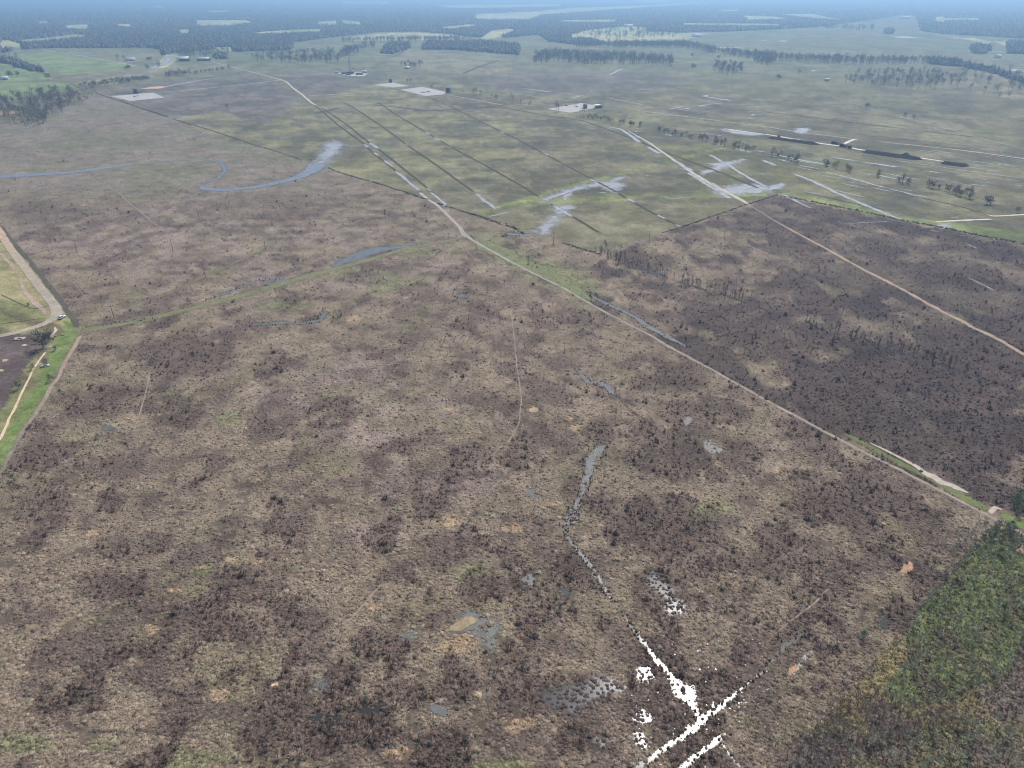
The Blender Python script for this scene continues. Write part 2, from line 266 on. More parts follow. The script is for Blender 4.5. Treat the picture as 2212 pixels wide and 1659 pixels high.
def masks(x, y):
    """what grows where: returns albedo, thicket density, tussock density (marsh), woodland"""
    px, py = pv(x, y)
    n70, n22, n7 = fbm(x, y, 70, 4, 1), fbm(x, y, 22, 4, 5), fbm(x, y, 7, 3, 9)
    w = np.clip((py - 60) / 300, .15, 1)
    qx = px + (fbm(x, y, 14, 3, 21) - .5) * 16 * w; qy = py + (fbm(x, y, 14, 3, 25) - .5) * 8 * w
    # --- open fields
    PK[0] = .78
    c = np.tile(P(126, 120, 92), (len(x), 1))
    big = fbm(x, y, 260, 4, 31); st = fbm(x, y, 34, 4, 77)
    c = mixc(c, P(107, 102, 82), sstep(.45, .68, n70)); c = mixc(c, P(140, 134, 104), sstep(.5, .72, big) * .7)
    c = mixc(c, P(116, 116, 78), sstep(.5, .75, fbm(x, y, 110, 4, 37)) * .7)
    for pl in OLIVE:
        k = inpoly(qx, qy, pl) * .8; c = mixc(c, mixc(np.tile(P(138, 134, 96), (len(x), 1)), P(112, 110, 88), sstep(.42, .66, n22 * .5 + n70 * .5)), k)
    for pl in PURPLE:
        k = inpoly(qx, qy, pl) * .85; c = mixc(c, mixc(np.tile(P(118, 110, 104), (len(x), 1)), P(104, 100, 94), sstep(.4, .65, n70)), k)
    for pl in TANF:
        k = inpoly(px, qy, pl) * 1.0; c = mixc(c, mixc(np.tile(P(150, 136, 108), (len(x), 1)), P(128, 124, 96), sstep(.4, .65, n70)), k)
    far = sstep(190, 120, py); c = mixc(c, mixc(np.tile(P(128, 130, 100), (len(x), 1)), P(106, 118, 84), sstep(.4, .6, big)), far * .6)
    for pl in (GREEN1, GREEN1B, GREEN2):
        k = inpoly(px, py, pl) * 1.0; c = mixc(c, mixc(np.tile(P(122, 142, 88), (len(x), 1)), P(134, 146, 94), n70), k)
    for pl in GRASSBAND:
        k = inpoly(px, py, pl) * 1.0; c = mixc(c, mixc(np.tile(P(138, 147, 86), (len(x), 1)), P(122, 134, 80), sstep(.4, .6, n22)), k * .9)
    k = np.zeros(len(x))
    for pl in CLEAR: k = np.maximum(k, inpoly(px, py, pl) * 1.0)
    c = mixc(c, mixc(np.tile(P(186, 178, 128), (len(x), 1)), P(150, 164, 112), sstep(.4, .6, big)), k)
    c = c * (.82 + .36 * sstep(.35, .65, st))[:, None]; c = mixc(c, P(88, 88, 78), sstep(.56, .68, fbm(x, y, 24, 4, 79)) * .55 * sstep(130, 220, py))
    PK[0] = 1.1
    # --- marsh
    m = inpoly(px, py, MARSH) * 1.0
    pinkf = np.zeros(len(x))
    for e in PINK: pinkf = np.maximum(pinkf, ell(px, py, e, .5, n70))
    base = np.tile(P(120, 107, 91), (len(x), 1))
    base = mixc(base, P(129, 114, 105), pinkf * sstep(.3, .65, n22) * .8)
    base = mixc(base, P(136, 121, 100), sstep(.48, .75, fbm(x, y, 17, 4, 41) * .6 + fbm(x, y, 4, 3, 43) * .4) * .7)
    base = mixc(base, P(112, 106, 80), sstep(.52, .75, fbm(x, y, 26, 4, 47)) * .55)
    base = mixc(base, P(90, 77, 71), sstep(.45, .7, fbm(x, y, 11, 4, 53)) * .75)
    upl = sstep(470, 380, py) * sstep(900, 600, px); base = mixc(base, mixc(np.tile(P(116, 107, 96), (len(x), 1)), P(106, 105, 84), sstep(.4, .6, n70)), upl * .8)
    dr = inpoly(qx, qy, DARKR) * 1.0; drt = dr * (.45 + .55 * sstep(.66, .45, fbm(x, y, 40, 4, 71)))
    r2 = inpoly(qx, qy, [(1216, 622), (1300, 560), (1440, 500), (1640, 450), (2300, 560), (2300, 1190), (2059, 1075), (1846, 967), (1659, 867), (1456, 755)]) * sstep(.54, .47, fbm(x, y * .8, 38, 4, 73)) * (1 - dr)
    drt = drt * (1 - .8 * sstep(.55, .68, fbm(x, y, 21, 4, 75))); drt = np.maximum(drt, r2 * .8); base = mixc(base, P(52, 49, 53), drt)
    for e in GREENP: base = mixc(base, P(110, 114, 76), ell(px, py, e, 1.0, n7) * .5)
    lev = np.abs(0 * px)
    for e in TAN: base = mixc(base, P(158, 134, 104), ell(px, py, (e[0], e[1], e[2] * .8, e[3] * .7), 1.0, n7) * .6)
    T = np.zeros(len(x)); n12 = fbm(x, y * .8, 15, 4, 61)
    for e in THICK: T = np.maximum(T, ell(px, py, e, 1.1, n12 * .6 + n7 * .4) * e[4])
    dens = np.clip(-.12 + .34 * sstep(900, 1600, px) + .16 * sstep(1150, 1500, py) * sstep(350, 800, px) + .12 * sstep(420, 100, px) * sstep(800, 1000, py), -.2, .5)
    T = np.maximum(T, sstep(.575 - dens * .14, .64 - dens * .1, n12 * .8 + n7 * .2) * .95)
    T = np.maximum(T, drt * (.5 + .45 * sstep(.4, .6, n22)))
    T = T * (1 - upl * .7)
    base = mixc(base, P(86, 72, 67), T * .75)
    c = mixc(c, base, m)
    rd = np.abs(fbm(x, y, 16, 3, 91) - .5); rd2 = np.abs(fbm(x, y, 34, 3, 95) - .52)
    ck = np.maximum(sstep(.022, .006, rd) * sstep(520, 900, py), sstep(.010, .003, rd2) * sstep(480, 800, py)); c = mixc(c, P(76, 67, 60), ck * m * .7)
    T *= m; G = m * (1 - ck * .85)
    # --- left farm, lawn, bare soil
    k = inpoly(px, py, FARM) * 1.0
    c = mixc(c, mixc(np.tile(P(138, 130, 92), (len(x), 1)), P(110, 112, 72), sstep(.35, .65, n22)), k)
    c = mixc(c, P(92, 84, 64), k * sstep(.55, .7, fbm(x * .5 + y * .8, y * .1, 9, 3, 81)) * .8)
    k2 = inpoly(qx, qy, SOIL) * 1.0; c = mixc(c, mixc(np.tile(P(96, 84, 80), (len(x), 1)), P(78, 68, 68), n22), k2)
    k3 = inpoly(px + (qx - px) * .4, py + (qy - py) * .4, LAWN) * 1.0; c = mixc(c, mixc(np.tile(P(96, 112, 60), (len(x), 1)), P(112, 122, 72), sstep(.45, .7, n7)), k3)
    off = np.maximum(np.maximum(k, k2), k3); G *= 1 - off; T *= 1 - off
    # --- scrubby woods, bottom right
    k = inpoly(qx, qy, SCRUBWOOD) * 1.0
    c = mixc(c, mixc(np.tile(P(104, 92, 82), (len(x), 1)), P(122, 112, 78), sstep(.4, .65, n22)), k)
    l1 = np.maximum(inpoly(qx, qy, LIME) * 1.0, inpoly(qx, qy, LIME2) * .7 * sstep(.35, .6, n22)) * k
    c = mixc(c, mixc(np.tile(P(104, 109, 71), (len(x), 1)), P(97, 89, 71), sstep(.42, .62, n7 * .6 + n22 * .4)), l1)
    T *= 1 - k * .8
    # --- woodland
    ex = np.array([p[0] for p in WOOD_EDGE]); ey = np.array([p[1] for p in WOOD_EDGE])
    Wd = (py < np.interp(px, ex, ey) - 3 + (n70 - .5) * 5 * w).astype(float)
    hp = np.maximum(F * (SP - (CY - py) / F * CP) / H, .02)
    for pl in CLEAR: Wd *= 1 - np.maximum(inpoly(px, py, pl), np.maximum(inpoly(px, py - 6 * hp, pl), inpoly(px, py - 12 * hp, pl)))
    for pl in WOODS: Wd = np.maximum(Wd, inpoly(px, py, pl))
    Wd = Wd * (y > 0)
    c = mixc(c, P(84, 82, 76), Wd)
    return c, T, G, Wd, px, py

# ------------------------------------------------------------------ ground: one sheet to the horizon
def build_ground():
    pys = np.concatenate([np.linspace(2150, 1700, 30), np.arange(1696, 140, -4.0), np.arange(140, -6, -1.6), [-9, -11, -13]])
    v = (CY - pys) / F
    rad = (CP + v * SP) * H / (SP - v * CP)
    rad = np.concatenate([[4, 20, 40, 60], rad[rad > 70], [40000]])
    az = np.concatenate([np.linspace(-180, -48, 34)[:-1], np.linspace(-48, 48, 660), np.linspace(48, 180, 34)[1:-1]])
    nr, na = len(rad), len(az)
    rr, aa = np.meshgrid(rad, np.radians(az), indexing='ij')
    x, y = (rr * np.sin(aa)).ravel(), (rr * np.cos(aa)).ravel()
    c = np.zeros((len(x), 3))
    for s in range(0, len(x), 60000):
        c[s:s + 60000] = masks(x[s:s + 60000], y[s:s + 60000])[0]
    verts = np.stack([x, y, np.zeros_like(x)], 1); verts = np.vstack([verts, [[0, 0, 0]]]); c = np.vstack([c, c[:1]])
    i, j = np.meshgrid(np.arange(nr - 1), np.arange(na), indexing='ij'); i, j = i.ravel(), j.ravel(); j2 = (j + 1) % na
    q = np.stack([i * na + j, i * na + j2, (i + 1) * na + j2, (i + 1) * na + j], 1)[:, ::-1]
    jc = np.arange(na); t = np.stack([np.full(na, nr * na), jc, (jc + 1) % na], 1)[:, ::-1]
    o = mesh_np('ground', verts, np.concatenate([q.ravel(), t.ravel()]), np.concatenate([np.full(len(q), 4), np.full(na, 3)]), m_ground, c)
    if o.data.polygons[0].normal.z < 0: o.data.flip_normals()
    put(o, 'flat marsh, pasture and farmland ground reaching the horizon', 'ground', kind='structure')
build_ground()

# ------------------------------------------------------------------ lines and patches laid on the ground
AVOID = []           # (points, half width): nothing grows here
def dense(pts, wid):
    gp = [g(*p) for p in pts]
    if np.isscalar(wid): wid = [wid] * len(pts)
    out, ww = [], []
    for k in range(len(gp) - 1):
        a, b = np.array(gp[k]), np.array(gp[k + 1]); d = np.linalg.norm(b - a)
        st = max(1.2, .004 * np.linalg.norm((a + b) / 2)); n = max(1, int(d / st))
        for q in range(n):
            t = q / n; out.append(a + (b - a) * t); ww.append(wid[k] + (wid[k + 1] - wid[k]) * t)
    out.append(np.array(gp[-1])); ww.append(wid[-1])
    out, ww = np.array(out), np.array(ww)
    if len(out) > 8:                 # round the corners a little
        for _ in range(3):
            out[1:-1] = (out[:-2] + 2 * out[1:-1] + out[2:]) / 4
    return out, ww
LIFT = [0]
LEVEL = {'pond': .012, 'flooded_hollow': .03, 'stream': .03, 'creek': .03, 'river': .03, 'slough': .035, 'ditch': .05, 'puddle': .085, 'bare_earth': .10, 'well_pad': .07, 'grass_verge': .02, 'grass_path': .02, 'grass_levee': .04}
def lift(r, name='x'):
    return LEVEL.get(name, .06) + (LIFT[0] % 6) * .0025 + r * .00012
def ribbon(name, pts, wid, col, mat=None, label=None, cat=None, rag=.35, wob=.5, avoid=True, seed=0, cols=None, tracks=False):
    out, ww = dense(pts, wid)
    t = np.gradient(out, axis=0); t /= np.maximum(np.linalg.norm(t, axis=1, keepdims=True), 1e-6); nrm = np.stack([-t[:, 1], t[:, 0]], 1)
    s = np.arange(len(out)) * 1.0
    out = out + nrm * ((fbm(s, s * 0 + seed, 9, 3, seed) - .5) * 2 * wob * ww)[:, None]
    ew = ww * (1.35 if name in ('ditch', 'stream', 'creek', 'slough', 'river', 'grass_levee', 'grass_verge', 'puddle') else 1.0)
    wl = ew / 2 * (1 + rag * 2 * (fbm(s, s * 0, 3, 3, seed + 50) - .5)); wr = ew / 2 * (1 + rag * 2 * (fbm(s, s * 0, 3, 3, seed + 90) - .5))
    LIFT[0] += 1
    z = lift(np.linalg.norm(out, axis=1), name)
    prof = [(-1, 1), (-.5, 1), (0, 1), (.5, 1), (1, 1)]
    V = []
    for k, (p, _) in enumerate(prof):
        side = wl if p < 0 else wr
        V.append(np.column_stack([out + nrm * (p * side)[:, None], z]))
    n = len(out); V = np.concatenate(V)
    q = []
    for k in range(len(prof) - 1):
        i = np.arange(n - 1); q.append(np.stack([k * n + i, (k + 1) * n + i, (k + 1) * n + i + 1, k * n + i + 1], 1))
    q = np.concatenate(q)
    c = np.tile(np.array(col), (len(V), 1)) if cols is None else np.tile(np.array([np.interp(np.linspace(0, 1, n), np.linspace(0, 1, len(cols)), [cc[i] for cc in cols]) for i in range(3)]).T, (len(prof), 1))
    c = c * (.85 + .3 * fbm(V[:, 0], V[:, 1], 6, 3, seed + 7))[:, None]
    if tracks:
        c[2 * n:3 * n] = c[2 * n:3 * n] * .55 + P(112, 112, 80) * .45
    en = np.minimum(1, np.minimum(s, s[::-1]) / 2.5)
    ed = np.concatenate([en * (1 - abs(p)) * 1.6 for p, _ in prof])
    o = mesh_np(name, V, q.ravel(), np.full(len(q), 4), mat or m_ribbon, c, edge=ed)
    if o.data.polygons[0].normal.z < 0: o.data.flip_normals()
    put(o, label, cat, kind='structure')
    if avoid: AVOID.append((out, ww / 2 * .95, .6 if mat in (m_marshwater,) else .04))
    return o
def patch(name, poly, mat, col=(1, 1, 1), label=None, cat=None, rough=.12, seed=0, avoid=True):
    """an irregular flat patch on the ground, outline roughened in metres"""
    pts = [np.array(g(*p)) for p in poly]; out = []
    per = sum(np.linalg.norm(pts[k] - pts[k - 1]) for k in range(len(pts))); st = max(.8, per / 160)
    for k in range(len(pts)):
        a, b = pts[k], pts[(k + 1) % len(pts)]; n = max(1, int(np.linalg.norm(b - a) / st))
        out += [a + (b - a) * q / n for q in range(n)]
    out = np.array(out); c0 = out.mean(0)
    for _ in range(3): out = (np.roll(out, 1, 0) + 2 * out + np.roll(out, -1, 0)) / 4
    dim = math.sqrt(abs(np.sum(out[:, 0] * np.roll(out[:, 1], 1) - out[:, 1] * np.roll(out[:, 0], 1))) / 2)
    sc = max(1.0, dim * .12)
    out = out + np.stack([fbm(out[:, 0], out[:, 1], sc, 4, seed) - .5, fbm(out[:, 0], out[:, 1], sc, 4, seed + 9) - .5], 1) * dim * rough * 2.4
    LIFT[0] += 1
    z = lift(np.linalg.norm(out, axis=1), name)
    lo, hi = out.min(0), out.max(0); ext = hi - lo; soft = max(.6, dim * .16)
    lo = lo - soft; hi = hi + soft; nx, ny = (np.clip((hi - lo) / max(.5, dim / 26), 6, 90)).astype(int)
    gx, gy = np.meshgrid(np.linspace(lo[0], hi[0], nx), np.linspace(lo[1], hi[1], ny), indexing='ij'); gx, gy = gx.ravel(), gy.ravel()
    d = np.full(len(gx), 1e9)
    for q in range(len(out)):
        a_, ab = out[q], out[(q + 1) % len(out)] - out[q]; L2 = max(ab @ ab, 1e-9)
        t = np.clip(((gx - a_[0]) * ab[0] + (gy - a_[1]) * ab[1]) / L2, 0, 1)
        d = np.minimum(d, np.hypot(gx - a_[0] - t * ab[0], gy - a_[1] - t * ab[1]))
    sg = np.where(inpoly(gx, gy, [tuple(p) for p in out]), d, -d)
    ed = np.clip(.35 + sg / soft * .8, 0, 1.2)
    i, j = np.meshgrid(np.arange(nx - 1), np.arange(ny - 1), indexing='ij'); i, j = i.ravel(), j.ravel()
    q = np.stack([i * ny + j, (i + 1) * ny + j, (i + 1) * ny + j + 1, i * ny + j + 1], 1)
    q = q[(ed[q] > .01).any(1)]
    us, inv = np.unique(q, return_inverse=True); q = inv.reshape(q.shape)
    V = np.column_stack([gx[us], gy[us], np.full(len(us), z.max())])
    cc = np.tile(np.array(col), (len(us), 1)) * (.85 + .3 * fbm(V[:, 0], V[:, 1], 8, 3, seed))[:, None]
    o = mesh_np(name, V, q.ravel(), np.full(len(q), 4), mat, cc, edge=ed[us])
    if o.data.polygons[0].normal.z < 0: o.data.flip_normals()
    put(o, label, cat, kind='structure')
    if avoid: AVOID.append((out, None, .55 if mat == m_marshwater else .3 if (mat in (m_creek, m_water) and name == 'pond') else .02))
    return o

EARTH, SAND, PALE = P(150, 130, 112), P(190, 168, 140), P(178, 172, 168)
TRAIL = [(907, 415), (925, 432), (938, 438), (963, 460), (993, 492), (1003, 508), (1013, 514), (1040, 530), (1106, 567), (1141, 585), (1216, 622), (1281, 660), (1356, 700), (1406, 725), (1456, 755), (1531, 795), (1593, 830), (1659, 867), (1734, 907), (1771, 927), (1846, 967), (1896, 992), (1934, 1010), (1996, 1042), (2059, 1075), (2121, 1107), (2151, 1122), (2212, 1155), (2300, 1200)]
ribbon('dirt_track', TRAIL, [4, 4, 3.6, 3.4, 3.2, 5, 4, 3, 2.7, 2.5, 2.2, 2.2, 2.2, 2.2, 2.2, 2.2, 2.1, 2.1, 2.1, 2.1, 2.1, 2.1, 2.1, 2.1, 2, 2, 2.6, 2, 2], PALE, label='pale dirt track crossing the marsh from the fields to the lower right', cat='track', rag=.5, wob=.15, cols=[P(162, 156, 150), P(146, 138, 130), P(140, 128, 116), P(144, 132, 120)], seed=3, tracks=True)
ribbon('dirt_track', [(1618, 443), (1640, 456), (1668, 474)] + Z(3, 1, [(130, 290), (180, 320), (360, 415), (540, 510), (700, 605), (860, 690), (1030, 772), (1200, 860), (1350, 948), (1500, 1030), (1650, 1103), (1800, 1180), (2000, 1280), (2212, 1400), (2500, 1560)]), [1.2, 1.2, 1.4, 2.4, 3.2, 3.3, 3.4, 3.4, 3.5, 3.5, 3.6, 3.6, 3.7, 3.7, 3.8, 3.8, 3.8, 3.8], P(160, 138, 118), label='reddish dirt track across the dark scrub at the right', cat='track', rag=.6, wob=.2, seed=5, tracks=True)
ribbon('dirt_track', Z(3, 2, [(860, 500), (960, 550), (1100, 620), (1250, 690), (1400, 780), (1550, 850), (1700, 930), (1760, 955)]), [1, 1.6, 2, 2.4, 4, 5, 2.6, 1.5], P(168, 156, 144), label='pale washed dirt strip above the grassy verge of the marsh track', cat='track', rag=.6, seed=8)
ribbon('dirt_track', Z(3, 2, [(1965, 1150), (1945, 1120), (1970, 1075), (2060, 1105)]), [3, 3, 2.5, 1.2], P(170, 152, 140), label='short dirt spur turning off the marsh track at the right edge', cat='track', seed=9)
ribbon('gravel_road', [(-120, 330), (0, 502), (25, 540), (62, 590), (100, 637), (118, 660), (124, 676), (118, 688), (98, 699), (75, 707), (37, 718), (0, 726), (-90, 742)], [7, 7, 7, 7, 7, 7.5, 8.5, 8, 7, 6.5, 6.5, 6.5, 6.5], SAND, label='sandy road bending around the farm corner at the left edge', cat='road', rag=.12, wob=.05, cols=[P(176, 152, 120), P(178, 148, 122), P(180, 144, 120), P(154, 140, 122), P(146, 136, 120), P(150, 140, 124)], seed=12)
LEVEE = [(170, 716), (250, 702), (337, 685), (450, 657), (553, 630), (640, 604), (728, 580), (803, 560), (878, 537), (943, 525), (1003, 513)]
ribbon('grass_levee', LEVEE, [7, 6, 5.5, 6, 7, 7, 6, 6, 5, 4, 3], P(108, 108, 76), label='low green grassy bank running across the marsh to the track', cat='bank', rag=.3, wob=.1, seed=14)
ribbon('grass_path', Z(0, 1, [(1330, 930), (1600, 810), (1850, 690), (2212, 530)]) + Z(1, 1, [(60, 510), (250, 492), (520, 490)]), [4, 5, 5, 5, 5, 4.5, 4], P(108, 98, 76), label='faint brown grassy path under the power line across the marsh', cat='path', rag=.5, wob=.2, seed=16, avoid=False)
ribbon('grass_verge', Z(2, 1, [(-300, 420), (0, 560), (330, 720), (560, 850), (720, 950)]), [14, 18, 14, 10, 4], P(108, 112, 78), label='green grassy strip along the upper side of the marsh track', cat='verge', rag=.6, wob=.2, seed=18, avoid=False)
ribbon('grass_verge', Z(3, 2, [(640, 425), (750, 470), (950, 580), (1150, 690), (1350, 790), (1550, 900), (1750, 1010), (1930, 1100)]), [1.2, 2.2, 2.5, 2.8, 3, 3.4, 3.8, 3.6], P(96, 104, 64), label='bright green verge beside the marsh track at the right', cat='verge', rag=.7, wob=.15, seed=19)
ribbon('grass_verge', Z(3, 2, [(1990, 1110), (2080, 1160), (2212, 1230), (2400, 1320)]), [4, 4.5, 5, 5.5], P(98, 112, 60), label='bright green verge in the far right corner below the track spur', cat='verge', rag=.2, wob=.1, seed=20)
ribbon('ditch', Z(0, 1, [(690, 1240), (640, 1350), (560, 1480), (480, 1640)]) + Z(0, 2, [(455, 0), (370, 160), (280, 300), (200, 400), (90, 600), (0, 790), (-200, 1150)]), [2.2, 2.2, 2, 2, 2, 2, 1.8, 1.6, 1.5, 1.5, 1.5], P(170, 140, 120), label='bare earth ditch between the green lawn strip and the marsh', cat='ditch', rag=.5, wob=.25, cols=[P(150, 130, 112), P(136, 120, 106), P(118, 106, 97), P(118, 105, 96)], seed=22)
ribbon('ditch', [(0, 487), (25, 520), (65, 565), (120, 635), (157, 687), (168, 708)], [3, 3, 3, 3, 3, 3], P(82, 78, 68), label='dark ditch between the sandy road and the marsh', cat='ditch', rag=.4, wob=.2, seed=24)
ribbon('ditch', [(100, 758), (70, 800), (48, 850), (22, 905), (0, 948), (-60, 1060)], [1.2, 1, 1, 1.2, 1.2, 1.2], P(186, 164, 136), label='thin pale earth ditch across the farm corner', cat='ditch', rag=.4, seed=26)
ribbon('ditch', Z(0, 1, [(10, 520), (40, 570), (80, 610), (115, 660), (135, 685)]), [2.4, 2.4, 2.4, 2.4, 1.4], P(150, 130, 112), label='short eroded gully in the pasture above the cattle lane', cat='ditch', rag=.5, seed=27)
ribbon('ditch', Z(0, 1, [(170, 730), (190, 790), (215, 850), (260, 910), (310, 960), (360, 1020), (405, 1075)]), [2, 2.4, 2.6, 2.8, 3, 2.6, 1.2], P(150, 132, 116), label='pinkish eroded gully curving through the pasture to the road', cat='ditch', rag=.5, seed=28)
ribbon('ditch', Z(0, 1, [(465, 1160), (478, 1195), (460, 1225), (425, 1255)]), [1, 1.3, 1.3, .8], P(176, 162, 148), label='small pale gully below the bend of the sandy road', cat='ditch', rag=.4, seed=29)
# soil line and farm lines
ribbon('cattle_path', Z(0, 1, [(0, 1140), (150, 1122), (300, 1100), (420, 1085)]), [1, 1, 1, .6], P(84, 78, 56), label='narrow dark path across the pasture above the road bend', cat='path', seed=30)
ribbon('cattle_path', Z(0, 1, [(0, 880), (120, 940), (220, 985), (270, 1010), (340, 1010), (480, 965)]), [1, 1, 1, 1, 1, .6], P(88, 82, 58), label='narrow dark path curving across the pasture beside the gully', cat='path', seed=31)
# --- faint tracks in the marsh
for pts, w, lab in ((Z(1, 1, [(510, 480), (560, 540), (645, 610)]), 1.6, 'faint grey cut in the scrub above the wet slough'), (Z(0, 1, [(1010, -10), (1100, 80), (1200, 160), (1300, 250), (1370, 300)]), 2.6, 'pale grey seismic cut in the upper left scrub'),
                    (Z(0, 1, [(520, 660), (640, 790), (760, 940), (830, 1000)]), .9, 'thin brown trail through the scrub near the road'), (Z(1, 2, [(1310, 0), (1300, 0)]), 1, None),
                    (Z(0, 2, [(1300, -120), (1260, 90), (1210, 250), (1190, 300)]), 1.5, 'short brown trail dropping through the left scrub'), (Z(2, 2, [(940, 160), (1020, 220), (1200, 340), (1380, 500), (1580, 640)]), .9, 'thin pale trail between dark thickets in the lower marsh'),
                    (Z(1, 3, [(1100, 50), (960, 220), (830, 360), (720, 450), (620, 540)]), 1.4, 'sandy brown trail in the lower marsh'), (Z(1, 3, [(-200, 1000), (-500, 1250), (-900, 1560)]), .6, 'thin dark animal trail at the lower left'),
                    (Z(2, 3, [(2212, 560), (2400, 400), (2600, 250), (2750, 100)]), 1.2, 'broken pale drag trail towards the lower right woods'), (Z(2, 1, [(140, 920), (240, 850)]), 1.0, 'short pale cut across the scrub below the track'),
                    (Z(2, 1, [(-10, 1000), (20, 1300), (40, 1500), (80, 1800), (60, 2000), (-40, 2180)]), 1.4, 'long faint trail down the middle of the marsh')):
    if lab: ribbon('trail', pts, w * .6, P(130, 117, 104) if 'dark' not in lab else P(74, 66, 60), label=lab, cat='trail', rag=.6, wob=.4, seed=int(w * 97))

# --- roads and ditches of the fields
ROADS = [(Z(1, 0, [(-392, 530), (-212, 580), (0, 632), (200, 685), (260, 705), (330, 770), (400, 820), (480, 890), (530, 915)]), [4, 4.5, 5, 5.5, 5.5, 5.5, 5.5, 6, 4], P(164, 156, 148), 'pale field road running in from the white barns'),
         (Z(0, 0, [(1380, 800), (1800, 762), (2212, 718)]) + Z(1, 0, [(230, 692)]), 4.5, PALE, 'straight pale road from the left well pad to the field road'), (Z(1, 0, [(230, 700), (480, 680), (700, 662)]), 4, P(140, 134, 128), 'faint road from the field road to the drilling site'),
         (Z(1, 0, [(430, 832), (800, 808), (1250, 780)]), 5, P(160, 154, 150), 'pale road from the field road to the middle well pads'), (Z(1, 0, [(1650, 820), (1900, 865), (2150, 912), (2400, 900)]), 4, P(156, 150, 136), 'faint road leaving the right corner of the middle pads'),
         (Z(2, 0, [(1050, 950), (1400, 995), (1800, 1045), (2212, 1098)]) + Z(3, 0, [(300, 1150), (600, 1182), (740, 1202)]), 3.5, P(168, 162, 156), 'thin pale road across the right fields to the spoil banks'),
         (Z(3, 0, [(-400, 1110), (0, 1165), (450, 1240), (640, 1265), (800, 1295), (1330, 1368), (1480, 1390), (1750, 1432)]), [5, 6, 7, 7, 6, 6, 5, 5], P(192, 186, 182), 'white shell road beside the dark spoil banks'), (Z(3, 0, [(620, 1262), (690, 1225), (760, 1200), (805, 1204)]), [6, 6, 5, 5], P(192, 186, 182), 'white spur off the shell road'),
         (Z(3, 0, [(950, 1225), (1200, 1250), (1500, 1280), (1800, 1315), (2212, 1372), (2500, 1410)]), [3, 3.5, 3.5, 4.5, 4.5, 4.5], P(176, 156, 142), 'reddish field road at the right edge'), (Z(3, 0, [(1080, 1180), (1400, 1215), (1700, 1250)]), 2.5, P(160, 156, 136), 'thin pale lane above the reddish road'),
         (Z(3, 0, [(430, 795), (560, 835), (700, 880), (920, 945), (1120, 1000), (1280, 1042), (1560, 1118), (1800, 1187), (2212, 1290)]), 2.5, P(140, 136, 124), 'long thin lane slanting across the right fields'), (Z(2, 0, [(0, 808), (200, 835), (550, 880)]), 3, P(162, 156, 140), 'thin pale lane above the right well pad'),
         (Z(0, 0, [(360, 428), (700, 482), (1000, 535), (1180, 572), (1230, 572)]), 5, P(176, 172, 158), 'farm lane dividing the green and tan pastures'), (Z(0, 0, [(-50, 350), (120, 370), (220, 410)]), 5, P(170, 166, 152), 'farm lane at the far left edge'),
         (Z(2, 0, [(800, 840), (1000, 880), (1150, 908)]), 3, P(176, 170, 160), 'short pale lane right of the well pad'), (Z(2, 0, [(1150, 920), (1380, 938), (1500, 955)]), 3, P(168, 164, 156), 'thin lane towards the flooded corner'),
         (Z(3, 0, [(190, 790), (300, 770), (440, 715), (600, 640), (735, 560)]), 2.5, P(136, 120, 108), 'brown lane climbing to the far treeline'), (Z(3, 1, [(1420, 262), (1600, 250), (1800, 240), (1960, 236)]), 4, P(186, 178, 168), 'pale lane along the grass band at the right edge'), (Z(3, 1, [(1880, 190), (1930, 212), (2212, 196), (2400, 180)]), 4, P(182, 174, 160), 'pale lane joining the grass band at the right edge'),
         (Z(2, 0, [(1000, 1130), (1180, 1230), (1400, 1385), (1530, 1475), (1780, 1625)]) + Z(2, 1, [(1850, 0), (1950, 55), (2060, 115)]), [3, 4, 5, 5, 6, 6, 6, 4], P(166, 160, 140), 'grassy lane between two ditches into the marsh corner')]
for i, (pts, w, c, lab) in enumerate(ROADS):
    ribbon('field_road', pts, w, c, label=lab, cat='road', rag=.4, wob=.1, seed=100 + i)
